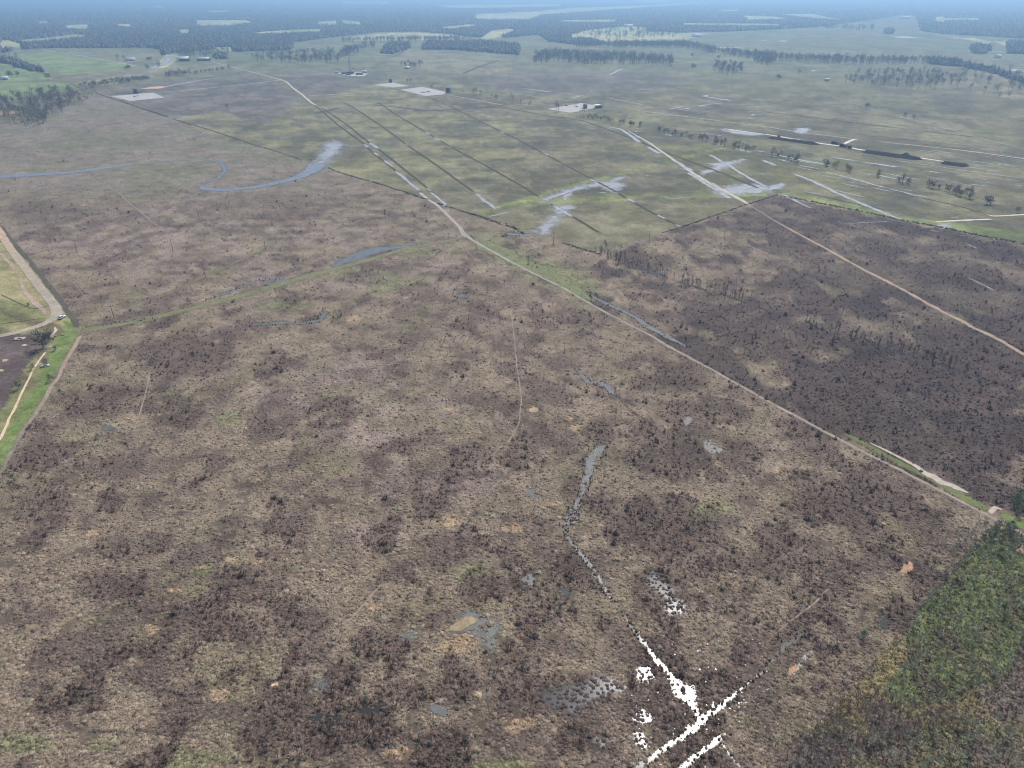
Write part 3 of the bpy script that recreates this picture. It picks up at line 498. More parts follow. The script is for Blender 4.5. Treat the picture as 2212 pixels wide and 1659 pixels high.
DITCH = [(Z(1, 0, [(480, 890), (570, 960), (720, 1090), (920, 1235), (1010, 1320), (1200, 1470), (1430, 1659)]), 3.0), (Z(1, 0, [(560, 930), (620, 965), (780, 1075), (980, 1235), (1060, 1290), (1300, 1480), (1520, 1659)]) + Z(1, 1, [(1640, 115)]), 3.0), (Z(1, 0, [(740, 880), (820, 915), (1100, 1100), (1300, 1250), (1550, 1420), (1880, 1659)]), 2.8),
         (Z(1, 0, [(1050, 880), (1200, 985), (1480, 1150), (1700, 1280), (2000, 1440), (2212, 1560)]) + Z(2, 0, [(170, 1659)]) + Z(2, 1, [(230, 45)]), 2.8), (Z(1, 0, [(1500, 845), (1700, 930), (2000, 1080), (2212, 1180)]) + Z(2, 0, [(280, 1330), (600, 1500), (740, 1572)]), 2.6),
         (Z(2, 0, [(740, 1572), (900, 1659)]) + Z(2, 1, [(980, 50), (1070, 100), (1250, 200), (1470, 305)]), 3), (Z(2, 0, [(-100, 925), (300, 1000), (600, 1040), (800, 1110), (1100, 1220), (1230, 1280), (1500, 1380), (1800, 1490), (2140, 1630)]), 4.0), (Z(1, 0, [(490, 985), (600, 960), (800, 915), (1000, 905), (1200, 925), (1500, 960), (1900, 935), (2212, 905)]), 6),
         (Z(3, 0, [(-300, 940), (0, 972), (400, 1020), (800, 1070), (1200, 1115)]), 3.5), (Z(3, 0, [(1310, 1130), (1560, 1158), (1800, 1187)]), 4), (Z(2, 1, [(330, 100), (560, 235), (760, 355)]), 3), (Z(1, 0, [(1780, 640), (1950, 570), (2100, 520)]), 9), (Z(1, 0, [(0, 610), (380, 582)]), 4), (Z(1, 0, [(540, 562), (900, 530), (1200, 490), (1330, 410)]), 5),
         (Z(3, 1, [(300, 0), (700, 90), (1100, 170)]), 1.5), (Z(3, 1, [(1300, 45), (1600, 110), (1880, 185)]), 2), (Z(2, 1, [(800, 410), (820, 470)]), 2), (Z(0, 0, [(150, 660), (380, 635), (480, 640)]), 5), (Z(0, 0, [(600, 720), (690, 765)]), 4), (Z(1, 0, [(1100, 535), (1000, 600), (1300, 640)]), 3)]
for i, (pts, w) in enumerate(DITCH):
    ribbon('ditch', pts, w * .95, P(72, 68, 54), label='dark drainage ditch cut through the pasture', cat='ditch', rag=.3, wob=.1, seed=200 + i).__setitem__('group', 'drainage ditches in the pastures')
# water standing in the field ditches and hollows: runs of bright puddles
STREAK = [(Z(1, 0, [(930, 1245), (970, 1280)]), 4), (Z(1, 0, [(1010, 1315), (1060, 1350)]), 4), (Z(1, 0, [(1105, 1385), (1190, 1450)]), 3.5), (Z(1, 0, [(1200, 1475), (1300, 1555), (1420, 1655)]), 5), (Z(1, 0, [(980, 1232), (1060, 1290)]), 6), (Z(1, 0, [(1470, 1620), (1520, 1659)]), 3), (Z(1, 0, [(1290, 1240), (1325, 1262)]), 3.5), (Z(1, 0, [(1460, 1140), (1505, 1165)]), 7), (Z(1, 0, [(1540, 1185), (1600, 1220)]), 4), (Z(1, 0, [(1660, 1265), (1695, 1285)]), 3), (Z(1, 0, [(2110, 1135), (2145, 1152)]), 5),
          (Z(1, 0, [(800, 915), (890, 908), (1010, 908)]), 6), (Z(1, 0, [(690, 945), (800, 915)]), 4), (Z(1, 0, [(920, 918), (950, 918)]), 6), (Z(1, 0, [(600, 962), (625, 958)]), 5), (Z(1, 0, [(60, 1052), (105, 1050)]), 6), (Z(1, 0, [(200, 1080), (250, 1070)]), 6), (Z(1, 0, [(320, 1280), (370, 1275)]), 4), (Z(1, 0, [(540, 562), (700, 545)]), 6), (Z(1, 0, [(860, 530), (1130, 503)]), 6), (Z(1, 0, [(0, 612), (45, 610)]), 6), (Z(1, 1, [(1510, 0), (1580, 60), (1640, 112), (1600, 130)]), 4), (Z(1, 1, [(1900, 10), (2000, 95), (2085, 155)]), 4), (Z(1, 1, [(2050, 140), (2140, 128)]), 5), (Z(1, 1, [(1990, 218), (2130, 190), (2212, 170)]), 3),
          (Z(2, 0, [(85, 763), (370, 800)]), 7), (Z(2, 0, [(370, 800), (640, 838)]), 4), (Z(2, 0, [(495, 855), (610, 825), (640, 838)]), 5), (Z(2, 0, [(835, 650), (960, 592)]), 9), (Z(2, 0, [(1040, 778), (1170, 772), (1255, 787)]), 6), (Z(2, 0, [(925, 695), (960, 697)]), 9), (Z(2, 0, [(1660, 832), (1780, 855), (1925, 872)]), 9), (Z(2, 0, [(1655, 838), (1690, 822)]), 12), (Z(2, 0, [(1380, 938), (1490, 920)]), 6), (Z(2, 0, [(1480, 945), (1555, 935)]), 10), (Z(2, 0, [(1600, 925), (1680, 905), (1830, 890)]), 5), (Z(2, 0, [(2060, 858), (2212, 872)]), 6), (Z(2, 0, [(2070, 1000), (2095, 985)]), 10), (Z(2, 0, [(2010, 1020), (2110, 1032)]), 5), (Z(2, 0, [(2040, 920), (2212, 940)]), 4), (Z(2, 0, [(2090, 962), (2212, 975)]), 5),
          (Z(2, 0, [(1590, 1147), (1840, 1178)]), 5), (Z(2, 0, [(1760, 1112), (2000, 1140), (2212, 1165)]), 6), (Z(2, 0, [(1300, 1155), (1410, 1182)]), 6), (Z(2, 0, [(1450, 1188), (1560, 1208)]), 4), (Z(2, 0, [(1610, 1212), (1670, 1230)]), 7), (Z(2, 0, [(1740, 1245), (1850, 1268)]), 7), (Z(2, 0, [(1920, 1280), (2000, 1300), (2095, 1322)]), 9), (Z(2, 0, [(2080, 1300), (2212, 1318)]), 4), (Z(2, 0, [(840, 1100), (940, 1115), (1050, 1190), (1110, 1235)]), 6), (Z(2, 0, [(1170, 1265), (1275, 1335)]), 6), (Z(2, 0, [(1020, 1140), (1110, 1200)]), 3), (Z(2, 0, [(1410, 1385), (1500, 1450), (1570, 1480)]), 5), (Z(2, 0, [(1455, 1455), (1500, 1475)]), 5), (Z(2, 0, [(1520, 1490), (1680, 1590), (1790, 1659)]), 6), (Z(2, 0, [(1720, 1575), (1800, 1630)]), 6), (Z(2, 0, [(1700, 1335), (1880, 1435), (2050, 1540), (2212, 1620)]), 5), (Z(2, 0, [(2160, 1380), (2260, 1430)]), 6), (Z(2, 0, [(660, 1540), (740, 1575)]), 5), (Z(2, 0, [(440, 1415), (470, 1428)]), 4), (Z(2, 0, [(260, 1318), (330, 1350)]), 4), (Z(2, 0, [(595, 1490), (610, 1500)]), 4), (Z(2, 0, [(900, 1240), (965, 1252)]), 4), (Z(2, 0, [(550, 1238), (570, 1236)]), 5), (Z(2, 0, [(820, 1368), (835, 1372)]), 4), (Z(2, 0, [(680, 1430), (760, 1410)]), 2.5), (Z(2, 0, [(1150, 1515), (1210, 1522)]), 7), (Z(2, 0, [(1390, 1475), (1425, 1470)]), 8), (Z(2, 0, [(1040, 1560), (1110, 1555)]), 5), (Z(2, 0, [(0, 1572), (20, 1582)]), 6), (Z(2, 0, [(1110, 1020), (1150, 1020)]), 5), (Z(2, 0, [(990, 1015), (1030, 1000)]), 6), (Z(2, 0, [(1040, 1102), (1120, 1118)]), 4),
          (Z(3, 0, [(0, 1320), (250, 1378), (450, 1413), (560, 1440)]), [5, 6, 6, 3]), (Z(3, 0, [(540, 1360), (780, 1393)]), 5), (Z(3, 0, [(800, 1398), (960, 1420), (1130, 1448)]), [4, 6, 9]), (Z(3, 0, [(0, 1395), (75, 1438)]), 6), (Z(3, 0, [(215, 1500), (380, 1565), (530, 1632), (590, 1665)]) + Z(3, 1, [(750, 75), (900, 140), (1070, 215), (1180, 245)]), [5, 6, 6, 6, 5, 5, 6, 3]), (Z(3, 0, [(460, 1480), (750, 1550), (1040, 1630)]), 4), (Z(3, 0, [(1340, 1475), (1520, 1500)]), 5), (Z(3, 0, [(1590, 1512), (1700, 1525)]), 3.5), (Z(3, 0, [(1720, 1588), (1920, 1615)]), 4), (Z(3, 0, [(1850, 1550), (1960, 1562)]), 4.5), (Z(3, 0, [(1080, 1385), (1400, 1430), (1700, 1475), (2212, 1545)]), 3), (Z(3, 0, [(190, 1262), (330, 1280)]), 3), (Z(3, 0, [(0, 1345), (100, 1360)]), 7), (Z(3, 0, [(60, 1370), (200, 1405)]), 5), (Z(3, 0, [(470, 1445), (540, 1452)]), 8), (Z(3, 0, [(660, 1485), (710, 1488)]), 8), (Z(3, 0, [(800, 1495), (920, 1515)]), 4), (Z(3, 0, [(945, 1530), (1030, 1540)]), 4), (Z(3, 0, [(1100, 1555), (1250, 1585)]), 3.5), (Z(3, 0, [(690, 1580), (760, 1575)]), 5), (Z(3, 0, [(970, 1068), (1040, 1088)]), 5), (Z(3, 0, [(1115, 1005), (1280, 1042)]), 5), (Z(3, 0, [(880, 935), (935, 950)]), 5), (Z(3, 0, [(1490, 1100), (1600, 1130)]), 4), (Z(3, 0, [(1860, 1200), (1935, 1220)]), 5), (Z(3, 0, [(2110, 1600), (2212, 1610)]), 9), (Z(3, 0, [(1860, 1470), (2000, 1485)]), 4), (Z(3, 0, [(640, 1173), (700, 1178)]), 7), (Z(3, 0, [(950, 1228), (985, 1232)]), 12), (Z(3, 0, [(510, 948), (560, 950)]), 7), (Z(3, 0, [(0, 875), (110, 885)]), 5), (Z(3, 0, [(160, 858), (245, 858)]), 5), (Z(3, 0, [(0, 942), (80, 952)]), 4), (Z(3, 0, [(830, 1010), (850, 1020)]), 7), (Z(3, 0, [(280, 1085), (360, 1090)]), 4), (Z(3, 0, [(1750, 1432), (1850, 1440)]), 4), (Z(3, 0, [(1690, 1385), (2000, 1425), (2212, 1450)]), 3),
          (Z(3, 1, [(100, 15), (200, 55), (300, 110), (400, 150)]), [6, 5, 3, 2]), (Z(3, 1, [(-20, 15), (60, 5)]), 8), (Z(3, 1, [(1150, 0), (1310, 42)]), 3), (Z(3, 1, [(1295, 243), (1365, 240)]), 5), (Z(3, 1, [(1570, 228), (1660, 224)]), 5), (Z(3, 1, [(1255, 272), (1280, 266)]), 3), (Z(3, 1, [(2090, 375), (2212, 378)]), 3), (Z(3, 1, [(1400, 325), (1490, 355)]), 4), (Z(3, 1, [(1650, 375), (1720, 382)]), 4), (Z(3, 1, [(590, 250), (640, 275)]), 3), (Z(3, 1, [(1700, 440), (1820, 495)]), 2.2), (Z(3, 1, [(640, 275), (860, 265), (1060, 255)]), 1.6), (Z(3, 1, [(1720, 740), (1850, 800), (1980, 865)]), 1.8),
          (Z(2, 1, [(880, 0), (925, 18)]), 5), (Z(2, 1, [(975, 48), (1070, 95)]), 4.5), (Z(2, 1, [(1250, 198), (1330, 238)]), 3.5), (Z(2, 1, [(1400, 275), (1470, 310)]), 3), (Z(2, 1, [(1790, 0), (1870, 45), (1900, 65)]), 6), (Z(2, 1, [(340, 110), (430, 160), (530, 220)]), [4, 7, 3]), (Z(2, 1, [(230, 45), (260, 50)]), 6), (Z(2, 1, [(250, 80), (430, 20), (520, -20)]), [3, 5, 6]), (Z(2, 1, [(720, 10), (830, 5)]), 4), (Z(2, 1, [(750, 350), (775, 358)]), 2.5), (Z(2, 1, [(1180, 385), (1240, 383)]), 2), (Z(2, 1, [(1320, 60), (1600, 50)]), 1.6),
          (Z(0, 0, [(1400, 755), (1700, 702), (1960, 662)]), [12, 9, 5]), (Z(0, 0, [(1480, 730), (1700, 695)]), 4), (Z(0, 0, [(1370, 975), (1410, 982)]), 6), (Z(0, 0, [(980, 850), (1060, 868)]), 5), (Z(0, 0, [(2010, 575), (2212, 568)]), 10), (Z(0, 0, [(2060, 1045), (2130, 1040)]), 3)]
r9 = np.random.default_rng(5)
for _ in range(46):
    a, b = r9.uniform(150, 2150), r9.uniform(1180, 1640); ln = r9.uniform(60, 420); sl = .125 + (b - 1180) / 460 * .1
    STREAK.append((Z(3, 0, [(a, b), (a + ln * .5, b + ln * .5 * sl), (a + ln, b + ln * sl)]), r9.uniform(1.2, 3.2)))
for _ in range(26):
    a, b = r9.uniform(900, 2150), r9.uniform(820, 1150); ln = r9.uniform(50, 260)
    STREAK.append((Z(2, 0, [(a, b), (a + ln, b + ln * .11)]), r9.uniform(1.5, 3.5)))
for _ in range(22):
    a, b = r9.uniform(1300, 2200), r9.uniform(1350, 1640); STREAK.append((Z(2, 0, [(a, b), (a + r9.uniform(14, 60), b - r9.uniform(-6, 9))]), r9.uniform(2, 5)))
for i, (pts, w) in enumerate(STREAK):
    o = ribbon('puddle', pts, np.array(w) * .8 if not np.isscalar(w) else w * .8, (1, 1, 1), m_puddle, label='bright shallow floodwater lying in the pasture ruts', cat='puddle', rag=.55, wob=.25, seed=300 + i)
    o['group'] = 'puddles in the pastures'
# --- named water bodies
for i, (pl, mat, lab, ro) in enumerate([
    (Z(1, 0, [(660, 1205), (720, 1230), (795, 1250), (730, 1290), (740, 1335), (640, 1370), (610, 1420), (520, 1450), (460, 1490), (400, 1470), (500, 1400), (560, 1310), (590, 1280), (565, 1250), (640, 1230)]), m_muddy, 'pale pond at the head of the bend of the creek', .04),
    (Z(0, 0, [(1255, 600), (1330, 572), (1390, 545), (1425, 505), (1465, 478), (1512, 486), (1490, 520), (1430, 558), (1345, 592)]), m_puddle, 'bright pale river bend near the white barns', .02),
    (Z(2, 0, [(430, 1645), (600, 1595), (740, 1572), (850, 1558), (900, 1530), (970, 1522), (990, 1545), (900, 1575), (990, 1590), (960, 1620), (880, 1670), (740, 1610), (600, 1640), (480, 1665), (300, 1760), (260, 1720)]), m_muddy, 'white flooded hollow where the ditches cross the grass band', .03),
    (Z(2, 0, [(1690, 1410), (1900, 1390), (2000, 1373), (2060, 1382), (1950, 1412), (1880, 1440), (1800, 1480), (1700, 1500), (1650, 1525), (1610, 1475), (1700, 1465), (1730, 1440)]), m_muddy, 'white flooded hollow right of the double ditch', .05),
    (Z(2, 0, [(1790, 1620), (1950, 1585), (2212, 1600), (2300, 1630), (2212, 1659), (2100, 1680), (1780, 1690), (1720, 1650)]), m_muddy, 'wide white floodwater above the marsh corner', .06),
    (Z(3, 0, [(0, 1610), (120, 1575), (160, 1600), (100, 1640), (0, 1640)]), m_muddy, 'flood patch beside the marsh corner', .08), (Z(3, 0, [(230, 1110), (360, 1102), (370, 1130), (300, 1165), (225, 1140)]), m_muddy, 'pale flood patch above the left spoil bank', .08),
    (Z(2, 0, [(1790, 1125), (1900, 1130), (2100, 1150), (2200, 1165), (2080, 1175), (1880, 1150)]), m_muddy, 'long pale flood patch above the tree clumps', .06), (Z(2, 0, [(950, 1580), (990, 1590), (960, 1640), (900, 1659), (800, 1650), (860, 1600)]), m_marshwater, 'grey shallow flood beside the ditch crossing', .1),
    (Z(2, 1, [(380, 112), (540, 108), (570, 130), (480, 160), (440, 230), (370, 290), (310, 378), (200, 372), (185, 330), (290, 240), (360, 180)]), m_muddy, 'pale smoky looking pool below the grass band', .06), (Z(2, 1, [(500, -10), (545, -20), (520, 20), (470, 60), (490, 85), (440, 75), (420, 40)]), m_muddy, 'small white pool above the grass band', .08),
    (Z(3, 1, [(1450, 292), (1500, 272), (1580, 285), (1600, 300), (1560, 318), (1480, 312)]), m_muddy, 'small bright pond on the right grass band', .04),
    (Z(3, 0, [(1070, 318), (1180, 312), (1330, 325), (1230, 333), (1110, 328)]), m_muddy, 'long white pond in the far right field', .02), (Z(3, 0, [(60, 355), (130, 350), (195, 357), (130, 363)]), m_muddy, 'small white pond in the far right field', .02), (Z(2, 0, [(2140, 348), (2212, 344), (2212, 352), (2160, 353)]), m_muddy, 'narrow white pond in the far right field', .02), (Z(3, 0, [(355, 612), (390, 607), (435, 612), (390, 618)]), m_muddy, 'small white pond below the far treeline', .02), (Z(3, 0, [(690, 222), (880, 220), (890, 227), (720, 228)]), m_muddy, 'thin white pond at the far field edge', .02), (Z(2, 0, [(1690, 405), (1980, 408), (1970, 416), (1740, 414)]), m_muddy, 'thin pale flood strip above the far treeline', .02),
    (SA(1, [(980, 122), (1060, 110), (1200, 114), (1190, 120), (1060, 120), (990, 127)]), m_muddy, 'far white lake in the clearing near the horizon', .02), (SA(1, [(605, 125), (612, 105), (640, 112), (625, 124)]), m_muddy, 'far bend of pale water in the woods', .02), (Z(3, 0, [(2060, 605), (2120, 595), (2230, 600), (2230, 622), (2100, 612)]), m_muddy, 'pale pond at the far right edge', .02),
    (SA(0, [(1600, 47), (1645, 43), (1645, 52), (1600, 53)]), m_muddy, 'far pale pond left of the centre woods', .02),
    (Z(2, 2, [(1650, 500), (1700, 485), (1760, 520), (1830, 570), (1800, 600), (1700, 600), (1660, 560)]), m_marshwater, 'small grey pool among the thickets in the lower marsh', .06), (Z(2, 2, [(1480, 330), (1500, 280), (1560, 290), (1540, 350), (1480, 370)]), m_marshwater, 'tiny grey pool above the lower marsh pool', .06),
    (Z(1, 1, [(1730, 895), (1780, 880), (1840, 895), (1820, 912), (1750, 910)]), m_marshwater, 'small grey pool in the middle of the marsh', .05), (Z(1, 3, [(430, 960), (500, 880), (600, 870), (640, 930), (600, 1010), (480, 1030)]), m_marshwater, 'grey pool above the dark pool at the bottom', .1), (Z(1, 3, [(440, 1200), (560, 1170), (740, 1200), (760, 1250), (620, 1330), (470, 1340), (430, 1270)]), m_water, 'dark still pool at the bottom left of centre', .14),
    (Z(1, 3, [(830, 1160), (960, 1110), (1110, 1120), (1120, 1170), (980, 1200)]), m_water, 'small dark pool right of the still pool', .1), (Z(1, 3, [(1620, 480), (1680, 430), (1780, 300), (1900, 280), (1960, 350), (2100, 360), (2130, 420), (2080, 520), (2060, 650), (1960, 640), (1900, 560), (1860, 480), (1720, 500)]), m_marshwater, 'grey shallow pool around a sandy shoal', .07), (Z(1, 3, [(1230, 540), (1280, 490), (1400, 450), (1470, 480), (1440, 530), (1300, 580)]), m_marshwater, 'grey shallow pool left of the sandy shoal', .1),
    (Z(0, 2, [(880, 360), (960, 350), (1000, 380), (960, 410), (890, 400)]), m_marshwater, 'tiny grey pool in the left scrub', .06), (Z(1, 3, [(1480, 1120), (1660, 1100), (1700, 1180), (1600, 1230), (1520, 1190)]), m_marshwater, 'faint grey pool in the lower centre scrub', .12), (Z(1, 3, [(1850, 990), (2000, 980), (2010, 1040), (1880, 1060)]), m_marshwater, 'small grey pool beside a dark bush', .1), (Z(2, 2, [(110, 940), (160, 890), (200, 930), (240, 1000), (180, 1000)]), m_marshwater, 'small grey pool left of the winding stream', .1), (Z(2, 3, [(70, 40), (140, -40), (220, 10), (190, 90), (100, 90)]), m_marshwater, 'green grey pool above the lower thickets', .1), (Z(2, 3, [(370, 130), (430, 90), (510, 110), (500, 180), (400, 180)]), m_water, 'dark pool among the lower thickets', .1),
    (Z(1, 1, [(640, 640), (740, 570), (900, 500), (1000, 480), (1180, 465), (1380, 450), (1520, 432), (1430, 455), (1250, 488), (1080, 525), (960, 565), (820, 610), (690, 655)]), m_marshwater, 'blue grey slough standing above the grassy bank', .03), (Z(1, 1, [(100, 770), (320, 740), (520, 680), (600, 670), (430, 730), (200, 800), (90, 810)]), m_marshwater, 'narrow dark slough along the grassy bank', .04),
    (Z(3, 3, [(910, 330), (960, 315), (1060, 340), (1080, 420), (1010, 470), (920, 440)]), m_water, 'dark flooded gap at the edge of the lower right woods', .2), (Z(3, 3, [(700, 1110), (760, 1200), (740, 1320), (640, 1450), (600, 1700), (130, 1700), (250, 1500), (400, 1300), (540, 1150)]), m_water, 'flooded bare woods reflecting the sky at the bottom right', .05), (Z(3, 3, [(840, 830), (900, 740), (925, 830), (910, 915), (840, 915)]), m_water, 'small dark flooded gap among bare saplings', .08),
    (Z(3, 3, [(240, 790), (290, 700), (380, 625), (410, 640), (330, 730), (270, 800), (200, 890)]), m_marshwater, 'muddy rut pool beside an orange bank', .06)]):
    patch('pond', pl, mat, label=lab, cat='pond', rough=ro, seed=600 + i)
for i, (pl, c, lab, ro) in enumerate([(Z(1, 3, [(1610, 480), (1700, 420), (1800, 340), (1900, 350), (1940, 380), (1860, 440), (1740, 490)]), P(140, 122, 92), 'sandy shoal in the shallow pool', .06), (Z(3, 3, [(140, 870), (190, 790), (250, 740), (265, 765), (230, 840), (160, 885)]), P(172, 130, 92), 'orange bare clay bank beside the rut pool', .05), (Z(3, 2, [(1105, 1645), (1160, 1570), (1230, 1515), (1265, 1600), (1200, 1645)]), P(166, 132, 100), 'orange bare clay patch in the lower right scrub', .06),
                                     (Z(3, 2, [(2130, 1440), (2212, 1400), (2300, 1390), (2300, 1470), (2212, 1490)]), P(170, 134, 104), 'orange bare clay patch at the right edge', .05), (Z(1, 3, [(285, 800), (320, 760), (360, 770), (345, 805), (300, 820)]), P(170, 138, 108), 'small orange clay spot in the lower marsh', .04), (Z(1, 3, [(90, 945), (160, 915), (240, 935), (200, 965), (110, 965)]), P(186, 156, 122), 'tan oval clay spot in the lower marsh', .04), (Z(2, 2, [(135, 220), (180, 195), (235, 215), (225, 248), (150, 250)]), P(158, 136, 108), 'orange tan clay spot in the middle marsh', .05),
                                     (Z(0, 0, [(-60, 975), (10, 968), (130, 955), (250, 950), (240, 962), (130, 985), (10, 1000), (-60, 1010)]), P(136, 114, 98), 'red bare clay clearing in the left grove', .03), (Z(0, 0, [(1200, 772), (1290, 752), (1400, 745), (1450, 752), (1380, 768)]), P(190, 150, 124), 'reddish end of the pale sand strip', .03),
                                     (Z(0, 1, [(185, 1325), (210, 1312), (248, 1315), (240, 1330), (200, 1338)]), P(186, 160, 126), 'tan oval puddle on the dark soil', .02), (Z(0, 1, [(5, 1455), (40, 1440), (85, 1448), (60, 1468), (20, 1472)]), P(160, 140, 108), 'larger tan puddle on the dark soil', .02), (Z(0, 1, [(-20, 1545), (0, 1530), (45, 1535), (35, 1550), (0, 1556)]), P(180, 166, 120), 'yellow tan puddle at the left edge', .02)]):
    patch('bare_earth', pl, m_clay, c * .86 + c.mean() * .1, lab, 'bare earth', ro, seed=700 + i)
for i, (pl, c, lab) in enumerate([(Z(0, 0, [(950, 832), (1330, 800), (1430, 845), (1120, 876)]), P(158, 154, 150), 'pale rectangular well pad at the upper left'), (Z(1, 0, [(690, 632), (800, 622), (900, 622), (970, 640), (930, 662), (800, 658)]), P(158, 154, 150), 'white crushed rock pad of the drilling site'), (Z(1, 0, [(1005, 735), (1170, 712), (1335, 744), (1185, 758)]), P(158, 154, 150), 'pale pad behind the middle well pad'), (Z(1, 0, [(1240, 776), (1440, 750), (1660, 798), (1620, 818), (1460, 832)]), P(158, 154, 150), 'pale lavender grey middle well pad'), (Z(2, 0, [(295, 942), (600, 890), (790, 922), (500, 978)]), P(158, 154, 150), 'pale grey right well pad')]):
    patch('well_pad', pl, m_ribbon, c, lab, 'well pad', .01, seed=800 + i)

# --- winding water
def zw(zpx, py): return zpx / 4 / ppm(py)
def stream(pts, zw_list, mat, lab, seed, name='stream', rag=.5, wob=.25):
    q = [g(*p) for p in pts]; dx, dy = abs(q[-1][0] - q[0][0]), abs(q[-1][1] - q[0][1]); k = dx / math.hypot(dx, dy)
    w = [zw(a, p[1]) * (1 + k ** 3 * (math.hypot(*g(*p)) / H * (.9 if mat == m_creek else .45))) for a, p in zip(zw_list, pts)]
    return ribbon(name, pts, w, (1, 1, 1), mat, lab, 'stream', rag=rag, wob=wob, seed=seed)
stream(Z(2, 2, [(800, 520), (740, 590), (690, 640), (660, 760), (620, 880), (590, 960), (545, 1080), (500, 1180), (430, 1235)]), [60, 80, 74, 70, 70, 30, 74, 66, 40], m_marshwater, 'shallow grey stream winding down through the lower marsh', 40)
stream(Z(2, 2, [(430, 1235), (480, 1330), (560, 1420), (640, 1530), (690, 1600), (740, 1680)]) + Z(2, 3, [(800, 110), (870, 220)]), [50, 40, 40, 50, 50, 60, 30, 20], m_marshwater, 'narrow grey middle reach of the marsh stream', 41)
stream(Z(2, 3, [(950, 310), (1000, 400), (1060, 480), (1110, 540), (1180, 620), (1260, 740), (1340, 830), (1420, 930), (1480, 1010), (1540, 1090), (1590, 1170), (1620, 1240)]), [28, 28, 24, 32, 44, 48, 44, 80, 190, 80, 46, 50], m_water, 'glittering lower reach of the marsh stream under the sun', 42)  # channel widened at the sun glint, its shape stands in for the bloom
stream(Z(2, 3, [(900, 1800), (1060, 1665), (1180, 1590), (1300, 1500), (1420, 1420), (1540, 1320), (1620, 1260), (1720, 1190), (1820, 1110), (1900, 1040), (2000, 960), (2100, 880), (2212, 790)]), [44, 52, 52, 48, 48, 48, 56, 48, 41, 30, 16, 13, 21], m_water, 'glittering ditch across the bottom right corner', 43)
stream(Z(3, 3, [(10, 770), (50, 720), (140, 620), (230, 560), (350, 460)]), [40, 25, 40, 40, 20], m_water, 'broken upper end of the glittering ditch', 44)
stream(Z(2, 3, [(1400, 1720), (1460, 1659), (1560, 1570), (1680, 1480), (1780, 1400), (1860, 1360)]), [44, 44, 44, 44, 48, 15], m_water, 'second glittering ditch in the bottom right corner', 45)
stream(Z(2, 3, [(1790, 1410), (1850, 1500), (1900, 1570), (1980, 1659), (2040, 1740)]), [50, 22, 22, 40, 40], m_water, 'thin side branch of the second glittering ditch', 46)
stream([(-80, 388), (0, 381.5), (75, 377.5), (150, 373), (200, 366), (275, 357), (305, 350.5)], [24, 26, 26, 22, 22, 16, 4], m_creek, 'blue creek entering at the left edge of the marsh', 47, 'creek', rag=.25, wob=.1)
stream([(430, 400), (445, 408), (480, 411), (553, 405), (603, 394), (648, 382), (672, 369), (688, 352)], [16, 42, 44, 44, 44, 44, 60, 70], m_creek, 'blue grey bend of the creek below the pale pond', 48, 'creek', rag=.3, wob=.1)
stream([(305, 351), (375, 347), (440, 343), (475, 350), (486, 368), (470, 385), (432, 398)], [12, 14, 16, 20, 24, 30, 24], m_marshwater, 'weed choked dark creek loop between the open reaches', 49, 'creek', rag=.6)
stream(Z(1, 1, [(-80, 1160), (0, 1145), (200, 1130), (380, 1142), (560, 1115), (600, 1050), (590, 1010)]), [20, 30, 34, 34, 30, 26, 10], m_marshwater, 'grey slough in the scrub below the grassy bank', 50, 'slough')
stream(Z(0, 1, [(1750, 945), (1950, 880), (2212, 770)]) + Z(1, 1, [(200, 745)]), [14, 22, 24, 20], m_marshwater, 'dark wet strip above the grassy bank', 51, 'slough')
stream(Z(0, 1, [(720, 1170), (900, 1150), (1100, 1125), (1350, 1090)]), [6, 9, 10, 6], m_marshwater, 'dark wet strip below the grassy bank', 52, 'slough')
stream(Z(2, 1, [(640, 870), (780, 950), (950, 1030), (1060, 1080), (1160, 1150), (1280, 1220), (1400, 1280), (1520, 1345)]), [20, 40, 40, 50, 50, 50, 40, 14], m_marshwater, 'grey wet strip above the marsh track', 53, 'slough', rag=.6)
stream(Z(2, 1, [(560, 1520), (620, 1590), (680, 1659)]) + Z(2, 2, [(740, -20), (830, 30), (900, 110)]), [20, 40, 50, 60, 60, 20], m_marshwater, 'short grey slough in the middle right marsh', 54, 'slough')
stream(Z(2, 1, [(1060, 650), (1150, 680), (1260, 710), (1350, 740)]), [26, 30, 30, 20], m_water, 'water under the upper row of bare swamp trees', 55, 'slough')
stream(Z(2, 1, [(1540, 800), (1620, 835), (1700, 855)]), [20, 34, 20], m_water, 'water under the middle row of bare swamp trees', 56, 'slough')
stream(Z(2, 1, [(1830, 890), (1920, 920), (2000, 945)]), [16, 26, 16], m_water, 'water under the lower row of bare swamp trees', 57, 'slough')
stream(Z(3, 1, [(340, 1120), (400, 1160), (500, 1210)]), [14, 20, 14], m_water, 'small water gap in the right scrub', 58, 'slough')
stream(Z(3, 1, [(860, 1290), (1000, 1335), (1150, 1380), (1300, 1430), (1450, 1475), (1650, 1540), (1900, 1630)]), [14, 20, 22, 24, 20, 18, 10], m_water, 'long thin water line under bare trees at the right', 59, 'slough')
stream(Z(2, 1, [(-60, 350), (0, 365), (100, 375), (210, 372)]), [30, 26, 24, 30], m_marshwater, 'wet ground left of the pale smoky pool', 60, 'slough')
stream(Z(0, 0, [(-40, 712), (100, 707), (300, 702), (480, 700), (620, 690), (800, 670), (960, 655), (1120, 630), (1260, 605), (1340, 580), (1420, 540), (1470, 505), (1505, 488)]), [8, 8, 8, 10, 11, 12, 13, 14, 20, 26, 32, 36, 30], m_creek, 'blue river winding past the farm at the upper left', 61, 'river', rag=.2, wob=.06)

